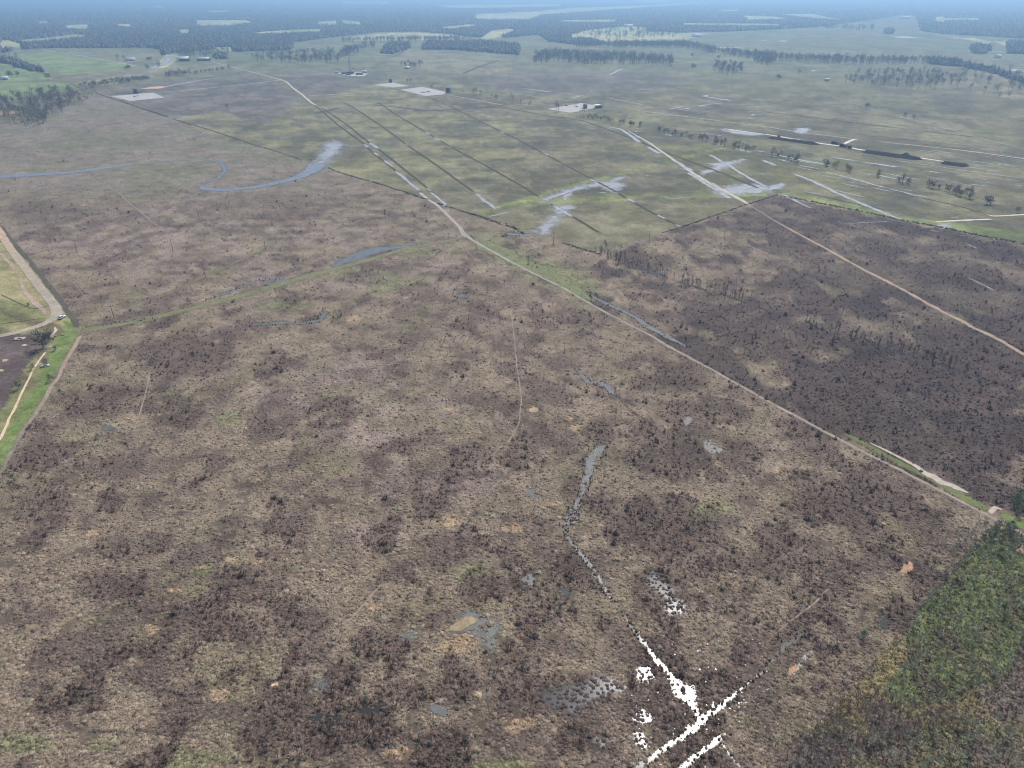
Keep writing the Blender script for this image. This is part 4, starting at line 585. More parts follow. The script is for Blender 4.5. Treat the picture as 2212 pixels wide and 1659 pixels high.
# ------------------------------------------------------------------ plants that nobody could count: tussocks and scrub
def avoid_mask(x, y):
    k = np.zeros(len(x), bool)
    luck = rng.uniform(0, 1, len(x))
    for pts, hw, alw in AVOID:
        lo, hi = pts.min(0) - 6, pts.max(0) + 6
        s = np.where((x > lo[0]) & (x < hi[0]) & (y > lo[1]) & (y < hi[1]))[0]
        if len(s) == 0: continue
        if hw is None: k[s] |= inpoly(x[s], y[s], pts) & (luck[s] > alw); continue
        step = max(1, len(pts) // 400); p = pts[::step]; h = hw[::step]
        for c0 in range(0, len(s), 20000):
            ss = s[c0:c0 + 20000]
            d = np.full(len(ss), 1e9)
            a, b = p[:-1], p[1:]
            for q in range(len(a)):
                ab = b[q] - a[q]; L2 = max(ab @ ab, 1e-6)
                t = np.clip(((x[ss] - a[q, 0]) * ab[0] + (y[ss] - a[q, 1]) * ab[1]) / L2, 0, 1)
                d = np.minimum(d, np.hypot(x[ss] - a[q, 0] - t * ab[0], y[ss] - a[q, 1] - t * ab[1]) - h[q])
            k[ss] |= (d < .1) & (luck[ss] > alw)
    return k
def tussocks(x, y, rad, hgt, col, mat, name, sides=5, blades=7, dome=True, dh=1.0, bw=(.08, .2)):
    """low spiky mounds: an uneven dome with blades leaning out of it"""
    n = len(x); V, Fc, C = [], [], []
    base = 0
    if dome:
        a0 = rng.uniform(0, 6.28, n)[:, None] + np.arange(sides)[None] * (6.283 / sides); rr = rad[:, None] * rng.uniform(.7, 1.25, (n, sides))
        ring = np.stack([x[:, None] + rr * np.cos(a0), y[:, None] + rr * np.sin(a0), np.full((n, sides), -.03)], 2)
        r2 = rr * rng.uniform(.45, .8, (n, sides))
        ring2 = np.stack([x[:, None] + r2 * np.cos(a0 + .5), y[:, None] + r2 * np.sin(a0 + .5), dh * hgt[:, None] * rng.uniform(.45, .85, (n, sides))], 2)
        top = np.stack([x + rad * rng.uniform(-.3, .3, n), y + rad * rng.uniform(-.3, .3, n), dh * hgt * rng.uniform(.8, 1.1, n)], 1)[:, None]
        v = np.concatenate([ring, ring2, top], 1); m = 2 * sides + 1
        idx = []
        for s in range(sides):
            s2 = (s + 1) % sides
            idx += [[s, s2, sides + s], [s2, sides + s2, sides + s], [sides + s, sides + s2, 2 * sides]]
        idx = np.array(idx); f = (np.arange(n)[:, None, None] * m + idx[None]).reshape(-1, 3)
        V.append(v.reshape(-1, 3)); Fc.append(f)
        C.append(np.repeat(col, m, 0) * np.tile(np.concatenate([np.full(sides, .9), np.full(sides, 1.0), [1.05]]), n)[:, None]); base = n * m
    if blades:
        az = rng.uniform(0, 6.28, (n, blades)); ln = rad[:, None] * rng.uniform(.5, 1.1, (n, blades)); h = hgt[:, None] * rng.uniform(.7, 1.7, (n, blades))
        bx = x[:, None] + rad[:, None] * rng.uniform(-.4, .4, (n, blades)); by = y[:, None] + rad[:, None] * rng.uniform(-.4, .4, (n, blades))
        w = rad[:, None] * rng.uniform(*bw, (n, blades)); px_, py_ = -np.sin(az) * w, np.cos(az) * w
        z0 = hgt[:, None] * .3
        v = np.stack([np.stack([bx - px_, by - py_, z0 + 0 * bx], 2), np.stack([bx + px_, by + py_, z0 + 0 * bx], 2), np.stack([bx + np.cos(az) * ln, by + np.sin(az) * ln, h], 2)], 2)
        V.append(v.reshape(-1, 3)); Fc.append(base + np.arange(n * blades * 3).reshape(-1, 3))
        C.append(np.repeat(np.repeat(col, blades, 0) * rng.uniform(.75, 1.35, (n * blades, 1)), 3, 0))
    V, Fc, C = np.concatenate(V), np.concatenate(Fc), np.concatenate(C)
    return mesh_np(name, V, Fc.ravel(), np.full(len(Fc), 3), mat, C)
# ------------------------------------------------------------------ flooded hummocks: water shows between dark mounds
HUM = []
def hummocks(poly, name_lab, cell, seed, mat=None):
    pts = np.array([g(*p) for p in poly]); lo, hi = pts.min(0), pts.max(0)
    patch('flooded_hollow', poly, mat or m_hollow, label=name_lab, cat='flooded hollow', rough=.05, seed=seed)
    nx, ny = int((hi[0] - lo[0]) / cell) + 1, int((hi[1] - lo[1]) / cell) + 1
    gx, gy = np.meshgrid(lo[0] + np.arange(nx) * cell, lo[1] + np.arange(ny) * cell, indexing='ij')
    gx = gx.ravel() + rng.uniform(-.42, .42, gx.size) * cell; gy = gy.ravel() + rng.uniform(-.42, .42, gy.size) * cell
    k = inpoly(gx, gy, [tuple(p) for p in pts]) & (rng.uniform(0, 1, len(gx)) < .93)
    HUM.append(np.stack([gx[k], gy[k], np.full(k.sum(), cell)], 1))
for i, (pl, lab, cell) in enumerate([
    (Z(2, 3, [(1180, -60), (1260, -20), (1300, 60), (1400, 110), (1390, 200), (1480, 210), (1510, 300), (1420, 340), (1310, 320), (1330, 210), (1260, 150), (1190, 120), (1160, 60)]), 'glittering flooded hollow between dark hummocks right of the stream', 1.15),
    (Z(2, 3, [(170, 980), (300, 1010), (430, 950), (560, 930), (720, 840), (850, 880), (970, 930), (990, 990), (860, 1020), (760, 1060), (640, 1120), (560, 1170), (550, 1250), (510, 1250), (490, 1180), (330, 1150), (240, 1060)]), 'large silver flooded hollow between dark hummocks at the bottom centre', 1.35),
    (Z(2, 3, [(1060, 800), (1160, 760), (1230, 800), (1220, 900), (1140, 930), (1080, 900)]), 'small flooded hollow left of the bright glint', 1.1), (Z(2, 3, [(1010, 1190), (1100, 1150), (1200, 1170), (1220, 1260), (1130, 1280), (1030, 1260)]), 'small flooded hollow below the bright glint', 1.2),
    (Z(2, 3, [(1040, 1320), (1130, 1340), (1180, 1440), (1170, 1530), (1100, 1500), (1050, 1440)]), 'silver flooded hollow left of the glittering ditch', 1.0), (Z(2, 3, [(660, 1350), (720, 1380), (820, 1440), (820, 1510), (750, 1480), (700, 1420)]), 'faint flooded hollow at the bottom centre', 1.1),
    (Z(2, 3, [(1690, 1100), (1740, 1080), (1780, 1110), (1760, 1160), (1700, 1150)]), 'tiny flooded hollow beside the ditch fork', 1.0), (Z(2, 2, [(480, 1080), (580, 1060), (600, 1150), (540, 1220), (440, 1230)]), 'flooded hollow where the stream narrows', 1.2)]):
    hummocks(pl, lab, cell, 900 + i, m_marshwater if i == 7 else None)
h_ = np.concatenate(HUM); n = len(h_)
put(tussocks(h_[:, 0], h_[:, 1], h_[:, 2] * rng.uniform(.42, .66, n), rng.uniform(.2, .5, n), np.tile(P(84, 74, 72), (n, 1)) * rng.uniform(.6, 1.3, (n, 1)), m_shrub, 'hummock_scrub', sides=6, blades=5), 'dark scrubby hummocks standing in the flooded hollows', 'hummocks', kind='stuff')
NT = 330000
px_, py_ = rng.uniform(-220, 2432, NT), rng.uniform(225, 1900, NT)
x, y = gv(px_, py_)
c, T, G, Wd, px_, py_ = masks(x, y)
keep = (G > rng.uniform(.2, .8, NT)) & ~avoid_mask(x, y) & (rng.uniform(0, 1, NT) > T * .45)
x, y, c, T, py_ = x[keep], y[keep], c[keep], T[keep], py_[keep]
s = 2.2 / ppm(py_); rad = np.maximum(np.clip(rng.lognormal(-1.05, .5, len(x)), .12, 1.2), s * rng.uniform(.2, .55, len(x))); hgt = np.minimum(rad * rng.uniform(.25, .8, len(x)), .9)
c = c * rng.uniform(.8, 1.55, (len(x), 1)) * (1 + rng.uniform(-.05, .05, (len(x), 3)))
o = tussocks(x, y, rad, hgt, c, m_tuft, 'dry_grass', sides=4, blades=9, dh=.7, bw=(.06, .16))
put(o, 'pale brown dead grass tussocks covering the marsh', 'dry grass', kind='stuff')
NS = 150000
px_, py_ = rng.uniform(-220, 2432, NS), rng.uniform(225, 1900, NS)
x, y = gv(px_, py_)
c, T, G, Wd, px_, py_ = masks(x, y)
keep = (rng.uniform(0, 1, NS) < T * .75 + .003) & (G > .1) & ~avoid_mask(x, y)
x, y, c, T, py_ = x[keep], y[keep], c[keep], T[keep], py_[keep]
s = 2.4 / ppm(py_); rad = np.maximum(np.clip(rng.lognormal(-1.0, .55, len(x)), .14, 1.5), s * rng.uniform(.2, .55, len(x))); hgt = np.clip(rad * rng.uniform(.4, 1.25, len(x)), .2, 1.5)
sc = np.stack([P(95, 81, 73) * a + P(78, 70, 67) * b + P(110, 93, 76) * (1 - a - b) for a, b in rng.dirichlet((1, 1, 1), len(x))[:, :2]])
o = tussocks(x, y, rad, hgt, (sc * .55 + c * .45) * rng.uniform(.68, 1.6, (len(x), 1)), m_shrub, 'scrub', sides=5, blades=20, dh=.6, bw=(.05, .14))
put(o, 'dark purple brown leafless scrub thickets in the marsh', 'scrub', kind='stuff')
print('tussocks, scrub', NT, len(x))

# ------------------------------------------------------------------ far woods
def woods_mass():
    az = R(-44); A, B_ = [], []
    D = 900.0; rows = []
    while D < 26000:
        wl = max(9.0, D * .0032); n = int(R(88) * D / wl)
        a = np.linspace(-R(44), R(44), n) + rng.uniform(-.4, .4, n) * wl / D; d = D + rng.uniform(-.5, .5, n) * wl * 1.8
        rows.append(np.stack([d * np.sin(a), d * np.cos(a), np.full(n, wl)], 1)); D += wl * 1.9
    p = np.concatenate(rows)
    c, T, G, Wd, px, py = masks(p[:, 0], p[:, 1])
    k = (Wd > .5) & (px > -250) & (px < 2460)
    p, c = p[k], c[k]; n = len(p)
    rad = p[:, 2] * rng.uniform(.55, .95, n); hg = rng.uniform(8, 15, n)
    tone = rng.uniform(0, 1, (n, 1)); c = (P(104, 98, 96) * (1 - tone) + P(90, 94, 88) * tone) * rng.uniform(.7, 1.25, (n, 1))
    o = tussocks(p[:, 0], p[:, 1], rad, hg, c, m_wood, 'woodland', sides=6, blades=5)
    put(o, 'far bare winter woods fading blue towards the horizon', 'woodland', kind='stuff')
    print('woods', n)
woods_mass()


# scattered wet spots glinting between the tussocks
def wet_spots():
    n = 420; px_, py_ = rng.normal(1440, 150, n), rng.normal(1500, 120, n); k = n // 3
    t = rng.uniform(0, 1, k); px_[:k] = 1560 + (1910 - 1560) * t + rng.normal(0, 9, k); py_[:k] = 1545 - (1545 - 1320) * t + rng.normal(0, 7, k)
    x, y = gv(px_, py_); V, Fc = [], []
    for i in range(n):
        r = rng.uniform(.06, .28); a0 = rng.uniform(0, 6.28); el = rng.uniform(.3, 1); b = len(V); rot = rng.uniform(0, 3.14); sides = 7
        for q in range(sides):
            t = 6.283 * q / sides; u, v = r * math.cos(t) * rng.uniform(.6, 1.5), r * el * math.sin(t) * rng.uniform(.6, 1.5); V.append((x[i] + u * math.cos(rot) - v * math.sin(rot), y[i] + u * math.sin(rot) + v * math.cos(rot), .16 + .0002 * i))
        Fc += list(range(b, b + sides))
    put(mesh_np('wet_ground', V, Fc, [7] * n, MATS['wet_spot']), 'tiny wet spots glinting among the tussocks around the bright ditch', 'wet ground', kind='stuff')
mat_water('wet_spot', (.04, .042, .04), .2)
wet_spots()
# reeds along the open water
def reeds():
    X = []
    for o in COL.objects:
        if o.name.split('.')[0] in ('stream', 'slough', 'creek') and len(o.data.vertices):
            v = np.empty(len(o.data.vertices) * 3, np.float32); o.data.vertices.foreach_get('co', v); v = v.reshape(-1, 3)
            n = len(v) // 5; a_, b_ = v[:n, :2], v[4 * n:, :2]; wd = np.linalg.norm(a_ - b_, axis=1)
            r = np.linalg.norm(v[:n, :2], axis=1); k = 3 if r.mean() < 260 else 2
            for _ in range(k):
                t = np.where(rng.uniform(0, 1, n) < .5, rng.uniform(-.12, .16, n), rng.uniform(.84, 1.12, n)); t = np.where(rng.uniform(0, 1, n) < .10, rng.uniform(0, 1, n), t)
                X.append((a_ + (b_ - a_) * t[:, None] + rng.normal(0, .3, (n, 2)))[r < 800])
    X = np.concatenate(X); px, py = pv(X[:, 0], X[:, 1]); X = X[(px > -100) & (px < 2320) & (py < 1760)]; n = len(X)
    tone = rng.uniform(0, 1, (n, 1))
    put(tussocks(X[:, 0], X[:, 1], rng.uniform(.15, .55, n), rng.uniform(.2, .9, n), (P(122, 110, 90) * tone + P(88, 80, 72) * (1 - tone)) * rng.uniform(.7, 1.3, (n, 1)), m_tuft, 'reeds', sides=4, blades=8), 'brown reeds fringing the streams and sloughs', 'reeds', kind='stuff')
    print('reeds', n)
reeds()
# green under the saplings
n = 17000; px_, py_ = rng.uniform(1640, 2430, n), rng.uniform(1120, 1800, n); x, y = gv(px_, py_); kk = inpoly(px_, py_, SCRUBWOOD)
x, y = x[kk], y[kk]; c = masks(x, y)[0]; n = len(x)
put(tussocks(x, y, np.clip(rng.lognormal(-.9, .45, n), .15, 1.1), rng.uniform(.15, .7, n), c * rng.uniform(.65, 1.15, (n, 1)), m_tuft, 'undergrowth', sides=4, blades=9, dh=.5), 'lime green and brown undergrowth beneath the saplings at the lower right', 'undergrowth', kind='stuff')

# ------------------------------------------------------------------ trees
m_bark = mat_plain('grey_bark', tuple(P(96, 88, 80)), .95, .05, .25, 2.0)
m_twig = mat_tint('bare_twigs', ())
m_leaf = mat_tint('sapling_leaves', ())
def cone(V, Fc, a, b, ra, rb, k=4):
    a, b = np.array(a, float), np.array(b, float); d = b - a; d = d / max(np.linalg.norm(d), 1e-6)
    u = np.cross(d, (0.3, .9, .2)); u /= np.linalg.norm(u); w = np.cross(d, u); n0 = len(V)
    for p, r in ((a, ra), (b, rb)):
        for i in range(k):
            t = 6.283 * i / k; V.append(p + r * (math.cos(t) * u + math.sin(t) * w))
    for i in range(k): Fc.append([n0 + i, n0 + (i + 1) % k, n0 + k + (i + 1) % k, n0 + k + i])
def tree_template(kind, seed, h, spread, cb, ntw, cols, limb=6, upward=.6, tw=(.9, 2.2), twd=.07, tr=.22, lean=.05):
    """trunk with limbs, and a crown of many thin sprays filling an uneven volume with gaps"""
    r = np.random.default_rng(seed); V, Fc = [], []
    bend = r.normal(0, lean * h, 2); pts = [np.array([bend[0] * t * t, bend[1] * t * t, h * t]) for t in (0, .3, .6, .88)]
    pts[0][2] = -.15
    for i in range(3): cone(V, Fc, pts[i], pts[i + 1], tr * (1 - .28 * i), tr * (1 - .28 * (i + 1)))
    ends = []
    for i in range(limb):
        t = r.uniform(cb * .8, .8); a = np.array([bend[0] * t * t, bend[1] * t * t, h * t]); az = r.uniform(0, 6.28); ln = spread * r.uniform(.6, 1.1) * (1.15 - t * .5)
        b = a + np.array([math.cos(az) * ln, math.sin(az) * ln, ln * upward * r.uniform(.6, 1.4)]); cone(V, Fc, a, b, tr * .38, tr * .12, 3); ends.append((a, b))
    me_t = (np.array(V), Fc)
    # crown: clumps along the limbs and at the top
    cl = [a + (b - a) * r.uniform(.45, 1.05) for a, b in ends for _ in range(2)] + [pts[3] + r.normal(0, spread * .25, 3) for _ in range(3)]
    cl = np.array(cl); ci = r.integers(0, len(cl), ntw); pos = cl[ci] + r.normal(0, 1, (ntw, 3)) * np.array([spread * .3, spread * .3, h * .09])
    out = pos - np.array([bend[0] * .5, bend[1] * .5, h * .5]); out /= np.maximum(np.linalg.norm(out, axis=1, keepdims=True), 1e-6)
    d = out * .8 + r.normal(0, .5, (ntw, 3)) + np.array([0, 0, upward]); d /= np.linalg.norm(d, axis=1, keepdims=True)
    ln = r.uniform(*tw, ntw)[:, None]; side = np.cross(d, r.normal(0, 1, (ntw, 3))); side /= np.maximum(np.linalg.norm(side, axis=1, keepdims=True), 1e-6); w = twd * r.uniform(.6, 1.5, (ntw, 1))
    v = np.stack([pos - side * w, pos + side * w, pos + d * ln * .55 + side * w * 1.1, pos + d * ln], 1).reshape(-1, 3)
    v[:, 2] = np.maximum(v[:, 2], .1)
    f = (np.arange(ntw)[:, None] * 4 + np.array([[0, 1, 2, 3]])).reshape(-1, 4)
    tone = r.choice(len(cols), len(cl))[ci]; c = np.array([cols[k] for k in tone]) * r.uniform(.7, 1.35, (ntw, 1))
    return me_t, (v, f, np.repeat(c, 4, 0))
def raw_mesh(name, V, Fc, mat, col=None):
    sizes = [len(f) for f in Fc]; flat = np.concatenate([np.array(f) for f in Fc])
    o = mesh_np(name, V, flat, sizes, mat, col); me = o.data; bpy.data.objects.remove(o); return me
class Tree:
    def __init__(self, kind, n, mat_t, mat_c, **kw):
        self.kind = kind; self.v = []
        for i in range(n):
            h = kw['h'] * (.85 + .3 * i / max(1, n - 1)); k2 = dict(kw); k2['h'] = h
            t, c = tree_template(kind, 50 + i * 7 + len(kind), **k2)
            self.v.append((raw_mesh('trunk', t[0], t[1], mat_t), raw_mesh('crown', c[0], c[1], mat_c, c[2]), c, t))
    def place(self, x, y, s, label, group=None, cat='tree'):
        i = rng.integers(0, len(self.v)); rz = rng.uniform(0, 6.28)
        e = bpy.data.objects.new(self.kind, None); COL.objects.link(e); e.location = (x, y, 0); e.rotation_euler = (0, 0, rz); e.scale = (s * rng.uniform(.9, 1.1), s * rng.uniform(.9, 1.1), s)
        e.empty_display_size = .1
        put(e, label, cat, group)
        for nm, me in (('trunk', self.v[i][0]), ('crown', self.v[i][1])):
            o = bpy.data.objects.new(nm, me); COL.objects.link(o); o.parent = e
        return e
    def merged(self, name, xs, ys, ss, label, cat, mat):
        V, Fc, C = [], [], []; b = 0
        for x, y, s in zip(xs, ys, ss):
            v, f, c = self.v[rng.integers(0, len(self.v))][2]; a = rng.uniform(0, 6.28); ca, sa = math.cos(a), math.sin(a)
            w = np.column_stack([v[:, 0] * ca - v[:, 1] * sa, v[:, 0] * sa + v[:, 1] * ca, v[:, 2]]) * s + np.array([x, y, 0]); V.append(w); Fc.append(f + b); C.append(c * rng.uniform(.8, 1.2)); b += len(v)
            h = w[:, 2].max() * .7; r_ = .3 * s
            V.append(np.array([[x - r_, y, -.1], [x + r_, y, -.1], [x + r_ * .5, y, h], [x - r_ * .5, y, h], [x, y - r_, -.1], [x, y + r_, -.1], [x, y + r_ * .5, h], [x, y - r_ * .5, h]])); Fc.append(np.array([[0, 1, 2, 3], [4, 5, 6, 7]]) + b); C.append(np.tile(P(84, 76, 70), (8, 1))); b += 8
        V, Fc, C = np.concatenate(V), np.concatenate(Fc), np.concatenate(C)
        put(mesh_np(name, V, Fc.ravel(), np.full(len(Fc), 4), mat, C), label, cat, kind='stuff')
GREYS = [P(128, 118, 112), P(108, 98, 96), P(140, 126, 116), P(116, 114, 102)]
bare = Tree('bare_tree', 6, m_bark, m_twig, h=14, spread=4.2, cb=.35, ntw=110, cols=GREYS, limb=8, tw=(1.2, 3.2), twd=.17, tr=.34)
bushy = Tree('bushy_tree', 4, m_bark, m_twig, h=9, spread=4.0, cb=.2, ntw=240, cols=[P(118, 122, 100), P(108, 108, 96), P(126, 116, 104)], limb=9, tw=(.9, 2.0), twd=.22, tr=.3)
swamp = Tree('swamp_tree', 5, m_bark, m_twig, h=7.5, spread=1.1, cb=.4, ntw=70, cols=[P(106, 98, 92), P(90, 86, 82), P(116, 108, 96)], limb=6, upward=1.0, tw=(.5, 1.5), twd=.05, tr=.17)
sapl = Tree('sapling', 7, m_bark, m_leaf, h=4.6, spread=1.05, cb=.15, ntw=130, cols=[P(158, 164, 134), P(142, 150, 132), P(162, 168, 128), P(132, 138, 128), P(172, 176, 150)], limb=8, upward=.9, tw=(.35, 1.1), twd=.055, tr=.07, lean=.08)
bsap = Tree('bare_sapling', 5, m_bark, m_twig, h=4.8, spread=.8, cb=.25, ntw=80, cols=[P(156, 140, 128), P(126, 112, 104), P(170, 154, 140)], limb=7, upward=1.1, tw=(.4, 1.3), twd=.03, tr=.06, lean=.08)
green = Tree('evergreen_tree', 4, m_bark, m_leaf, h=7, spread=2.4, cb=.12, ntw=330, cols=[P(122, 136, 108), P(104, 118, 102), P(132, 146, 110), P(94, 106, 94)], limb=10, tw=(.5, 1.3), twd=.12, tr=.16)
def spread_in(poly, n, mind=0.0, dens=None):
    P_ = np.array(poly); out = []; lo, hi = P_.min(0), P_.max(0); tries = 0
    gp = np.array([g(*p) for p in poly]); glo, ghi = gp.min(0), gp.max(0)
    while len(out) < n and tries < n * 400:
        tries += 1; x, y = rng.uniform(glo[0], ghi[0]), rng.uniform(glo[1], ghi[1])
        if not inpoly(np.array([x]), np.array([y]), [tuple(p) for p in gp])[0]: continue
        if mind and any((x - a) ** 2 + (y - b) ** 2 < mind * mind for a, b in out): continue
        out.append((x, y))
    return out
GROVES = [(Z(0, 0, [(-60, 890), (200, 840), (420, 812), (600, 800), (660, 840), (650, 950), (480, 1010), (400, 1100), (250, 1060), (150, 1010), (-60, 1000)]), 125, 4, .95, bare, 'bare grey tree in the grove at the left edge below the green pastures', 'bare trees of the left grove'),
          (Z(0, 0, [(0, 1040), (90, 1050), (380, 1060), (390, 1110), (60, 1100)]), 8, 8, .8, bare, 'bare grey tree on the front edge of the left grove', 'front trees of the left grove'),
          (Z(0, 0, [(600, 800), (840, 790), (860, 830), (700, 900), (640, 880)]), 22, 5, .55, bare, 'low bare tree between the left grove and the upper left well pad', 'low trees left of the well pad'),
          (SA(2, [(190, 425), (390, 435), (380, 485), (300, 488), (200, 462)]), 46, 9, 1.0, bare, 'bare tree of the small dense clump below the far treeline', 'trees of the small dense clump'),
          (SA(2, [(1000, 545), (1040, 520), (1160, 470), (1500, 478), (1640, 470), (1800, 530), (1790, 600), (1600, 590), (1380, 575), (1100, 552)]), 100, 12, 1.05, bare, 'bare tree in the open grove at the upper right', 'trees of the upper right grove')]
tot = 0
for poly, n, md, sc, T_, lab, grp in GROVES:
    for x, y in spread_in(poly, n, md): T_.place(x, y, sc * rng.uniform(.8, 1.2), lab, grp); tot += 1
# hedge rows of bushy trees at the upper left
for a, b, n, lab, grp in ((Z(0, 0, [(690, 772)])[0], Z(0, 0, [(950, 735)])[0], 8, 'round bushy tree in the left part of the hedge row by the sand strip', 'left hedge row trees'), (Z(0, 0, [(975, 735)])[0], Z(0, 0, [(1285, 692)])[0], 11, 'round bushy tree in the middle of the hedge row by the sand strip', 'middle hedge row trees'),
                          (Z(0, 0, [(1430, 668)])[0], Z(0, 0, [(1640, 645)])[0], 9, 'round bushy tree in the hedge row below the white barn', 'hedge row trees below the barns'), (Z(0, 0, [(1665, 642)])[0], Z(0, 0, [(1990, 595)])[0], 10, 'small bushy tree at the right end of the hedge row below the barns', 'right hedge row trees')):
    for k in range(n):
        t = (k + rng.uniform(.2, .8)) / n; x, y = g(a[0] + (b[0] - a[0]) * t, a[1] + (b[1] - a[1]) * t); bushy.place(x, y + rng.uniform(-3, 3), rng.uniform(.9, 1.25) * (1 if 'small' not in lab else .7), lab, grp)
# swamp trees standing along the water lines of the marsh
for pts, n, lab, grp in ((Z(2, 1, [(760, 535), (900, 600), (1060, 650), (1150, 680), (1260, 710), (1350, 742), (1430, 765)]), 56, 'thin dark bare swamp tree in the upper row across the right marsh', 'upper row of swamp trees'), (Z(2, 1, [(1500, 790), (1620, 838), (1700, 855), (1760, 880)]), 22, 'thin dark bare swamp tree in the middle row across the right marsh', 'middle row of swamp trees'),
                         (Z(2, 1, [(1820, 885), (1920, 925), (2010, 950)]), 20, 'thin dark bare swamp tree in the lower row across the right marsh', 'lower row of swamp trees'), (Z(3, 1, [(720, 1270), (860, 1300), (1000, 1340), (1150, 1385), (1300, 1435), (1450, 1480), (1650, 1545)]), 44, 'thin dark bare swamp tree along the long water line at the right', 'swamp trees along the right water line'),
                         (Z(3, 1, [(280, 1100), (400, 1160), (500, 1210), (620, 1220)]), 12, 'thin dark bare swamp tree beside the small water gap at the right', 'swamp trees at the small water gap')):
    q, _ = dense(pts, 1.0)
    for k in range(n):
        p = q[int(rng.uniform(0, len(q)))]; swamp.place(p[0] + rng.normal(0, 2.4), p[1] + rng.normal(2.0, 3.2), rng.uniform(.35, .9), lab, grp)
# lone trees of the fields, one by one
LONE = [(Z(2, 0, [(620, 1012)]), 1, 1.0, bare, 'tall bare tree at the bend of the ditch below the right well pad'), (Z(2, 0, [(382, 962), (398, 968)]), 1, .9, bare, 'bare tree at the front corner of the right well pad'), (Z(2, 0, [(950, 1080)]), 2, .6, bushy, 'small bushy tree where the ditch lanes begin'), (Z(2, 0, [(1045, 1092)]), 2, .6, bushy, 'small bushy tree in a white puddle right of the lane head'),
        (Z(2, 0, [(1092, 1095)]), 2, .8, bushy, 'wider bushy tree in a white puddle right of the lane head'), (Z(2, 0, [(1270, 1140)]), 1, .7, bushy, 'lone bushy tree left of the flooded tree line'), (Z(2, 0, [(2, 890)]), 1, .9, bare, 'bare tree standing in a small puddle above the long ditch'), (Z(2, 0, [(74, 905)]), 1, .6, bare, 'smaller bare tree right of the small puddle'), (Z(2, 0, [(155, 925)]), 1, .8, bare, 'bare tree left of the right well pad'),
        (Z(1, 0, [(1880, 830), (1900, 825), (1942, 838)]), 1, .8, bare, 'bare tree below the right corner of the middle pads'), (Z(1, 0, [(2035, 855)]), 1, .5, bare, 'short bare tree left of a small white puddle'), (Z(1, 0, [(2090, 865)]), 2, .6, bare, 'bare tree behind a small white puddle'), (Z(1, 0, [(1790, 800)]), 1, .4, bare, 'tiny bare tree right of the tank on the middle pad'), (Z(1, 0, [(1320, 705)]), 2, .5, bushy, 'small dark tree left of the middle well pad road'), (Z(1, 0, [(1660, 545)]), 1, .5, bare, 'tiny lone tree in the far middle field'),
        (Z(0, 0, [(1965, 955)]), 1, .8, bare, 'lone thin tree in the field right of the fence corner'), (Z(3, 0, [(910, 935)]), 2, .6, bushy, 'dark lone tree on the slanting lane'), (Z(3, 0, [(1178, 1015)]), 1, .6, bushy, 'small tree behind the bright lane puddle'), (Z(3, 0, [(1255, 1030)]), 1, .6, bushy, 'second small tree behind the bright lane puddle'), (Z(3, 0, [(75, 680)]), 2, .9, bushy, 'round dark tree below the small clump of woods'), (Z(3, 0, [(265, 635)]), 1, .9, bushy, 'lone round tree left of the small white pond'),
        (Z(2, 0, [(1555, 492)]), 1, 1.0, bushy, 'lone tree in the green strip below the treeline'), (Z(2, 0, [(1785, 510)]), 1, 1.1, bushy, 'larger lone tree in the green strip below the treeline'), (Z(2, 0, [(1580, 585)]), 3, .8, bushy, 'tree of the small pair left of the dense clump'), (Z(3, 1, [(1890, 105)]), 1, .85, bushy, 'round tree on the right pasture, left of a pair'), (Z(3, 1, [(1920, 110)]), 1, .7, bushy, 'round tree on the right pasture, right of a pair'), (Z(3, 0, [(1425, 1635)]), 2, .75, bushy, 'round bushy tree in the tree line of the right pasture'),
        (Z(0, 0, [(1020, 520)]), 1, 1.3, bare, 'tall tree left of the white farmhouse'), (Z(0, 0, [(1072, 520)]), 1, 1.2, bare, 'brownish tree beside the white farmhouse'), (Z(0, 0, [(1278, 600)]), 1, 1.2, bushy, 'round tree on the river bank'), (Z(0, 0, [(1370, 580)]), 1, 1.3, bushy, 'larger round tree on the river bank near the barns'), (Z(0, 0, [(1100, 595)]), 4, .8, bushy, 'bushy tree of the clump between the farm lane and the river'), (Z(0, 0, [(110, 665)]), 3, 1.2, bushy, 'bushy tree of the clump by the small house at the left'), (Z(0, 0, [(440, 685)]), 2, 1.0, bushy, 'bushy tree at the corner of the hedge by the river'), (Z(0, 0, [(145, 500)]), 1, 1.1, bushy, 'lone round tree at the top of the left pasture'),
        (Z(0, 0, [(10, 680)]), 2, 1.2, bushy, 'bushy tree at the left edge by the river'), (Z(3, 1, [(2150, 180)]), 1, .4, bushy, 'small bush on the right pasture near the lane'),
        ([(94, 751)], 1, 1.0, None, 'large bushy grey tree with a wide crown beside the lawn strip'), ([(106, 738)], 1, .45, None, 'small tree just above the large bushy grey tree'), ([(120, 757)], 1, .3, None, 'small sapling on the lawn right of the large bushy grey tree'), ([(98, 789)], 1, .38, None, 'small grey tree behind the tan slab by the lawn'), ([(42, 840)], 1, .5, None, 'small leaning bare tree casting a long shadow on the farm corner'), ([(69, 799)], 1, .28, None, 'tiny bare tree in the farm corner'), ([(108, 825)], 1, .35, None, 'shrubby tree where the lawn meets the bare ditch')]
for pts, n, sc, T_, lab in LONE:
    for p in pts:
        x, y = g(*p); T_ = T_ or bushy
        for k in range(n):
            T_.place(x + (rng.normal(0, 4.5) if n > 1 else 0), y + (rng.normal(0, 5) if n > 1 else 0), sc * rng.uniform(.9, 1.1), lab, lab if n * len(pts) > 1 else None)
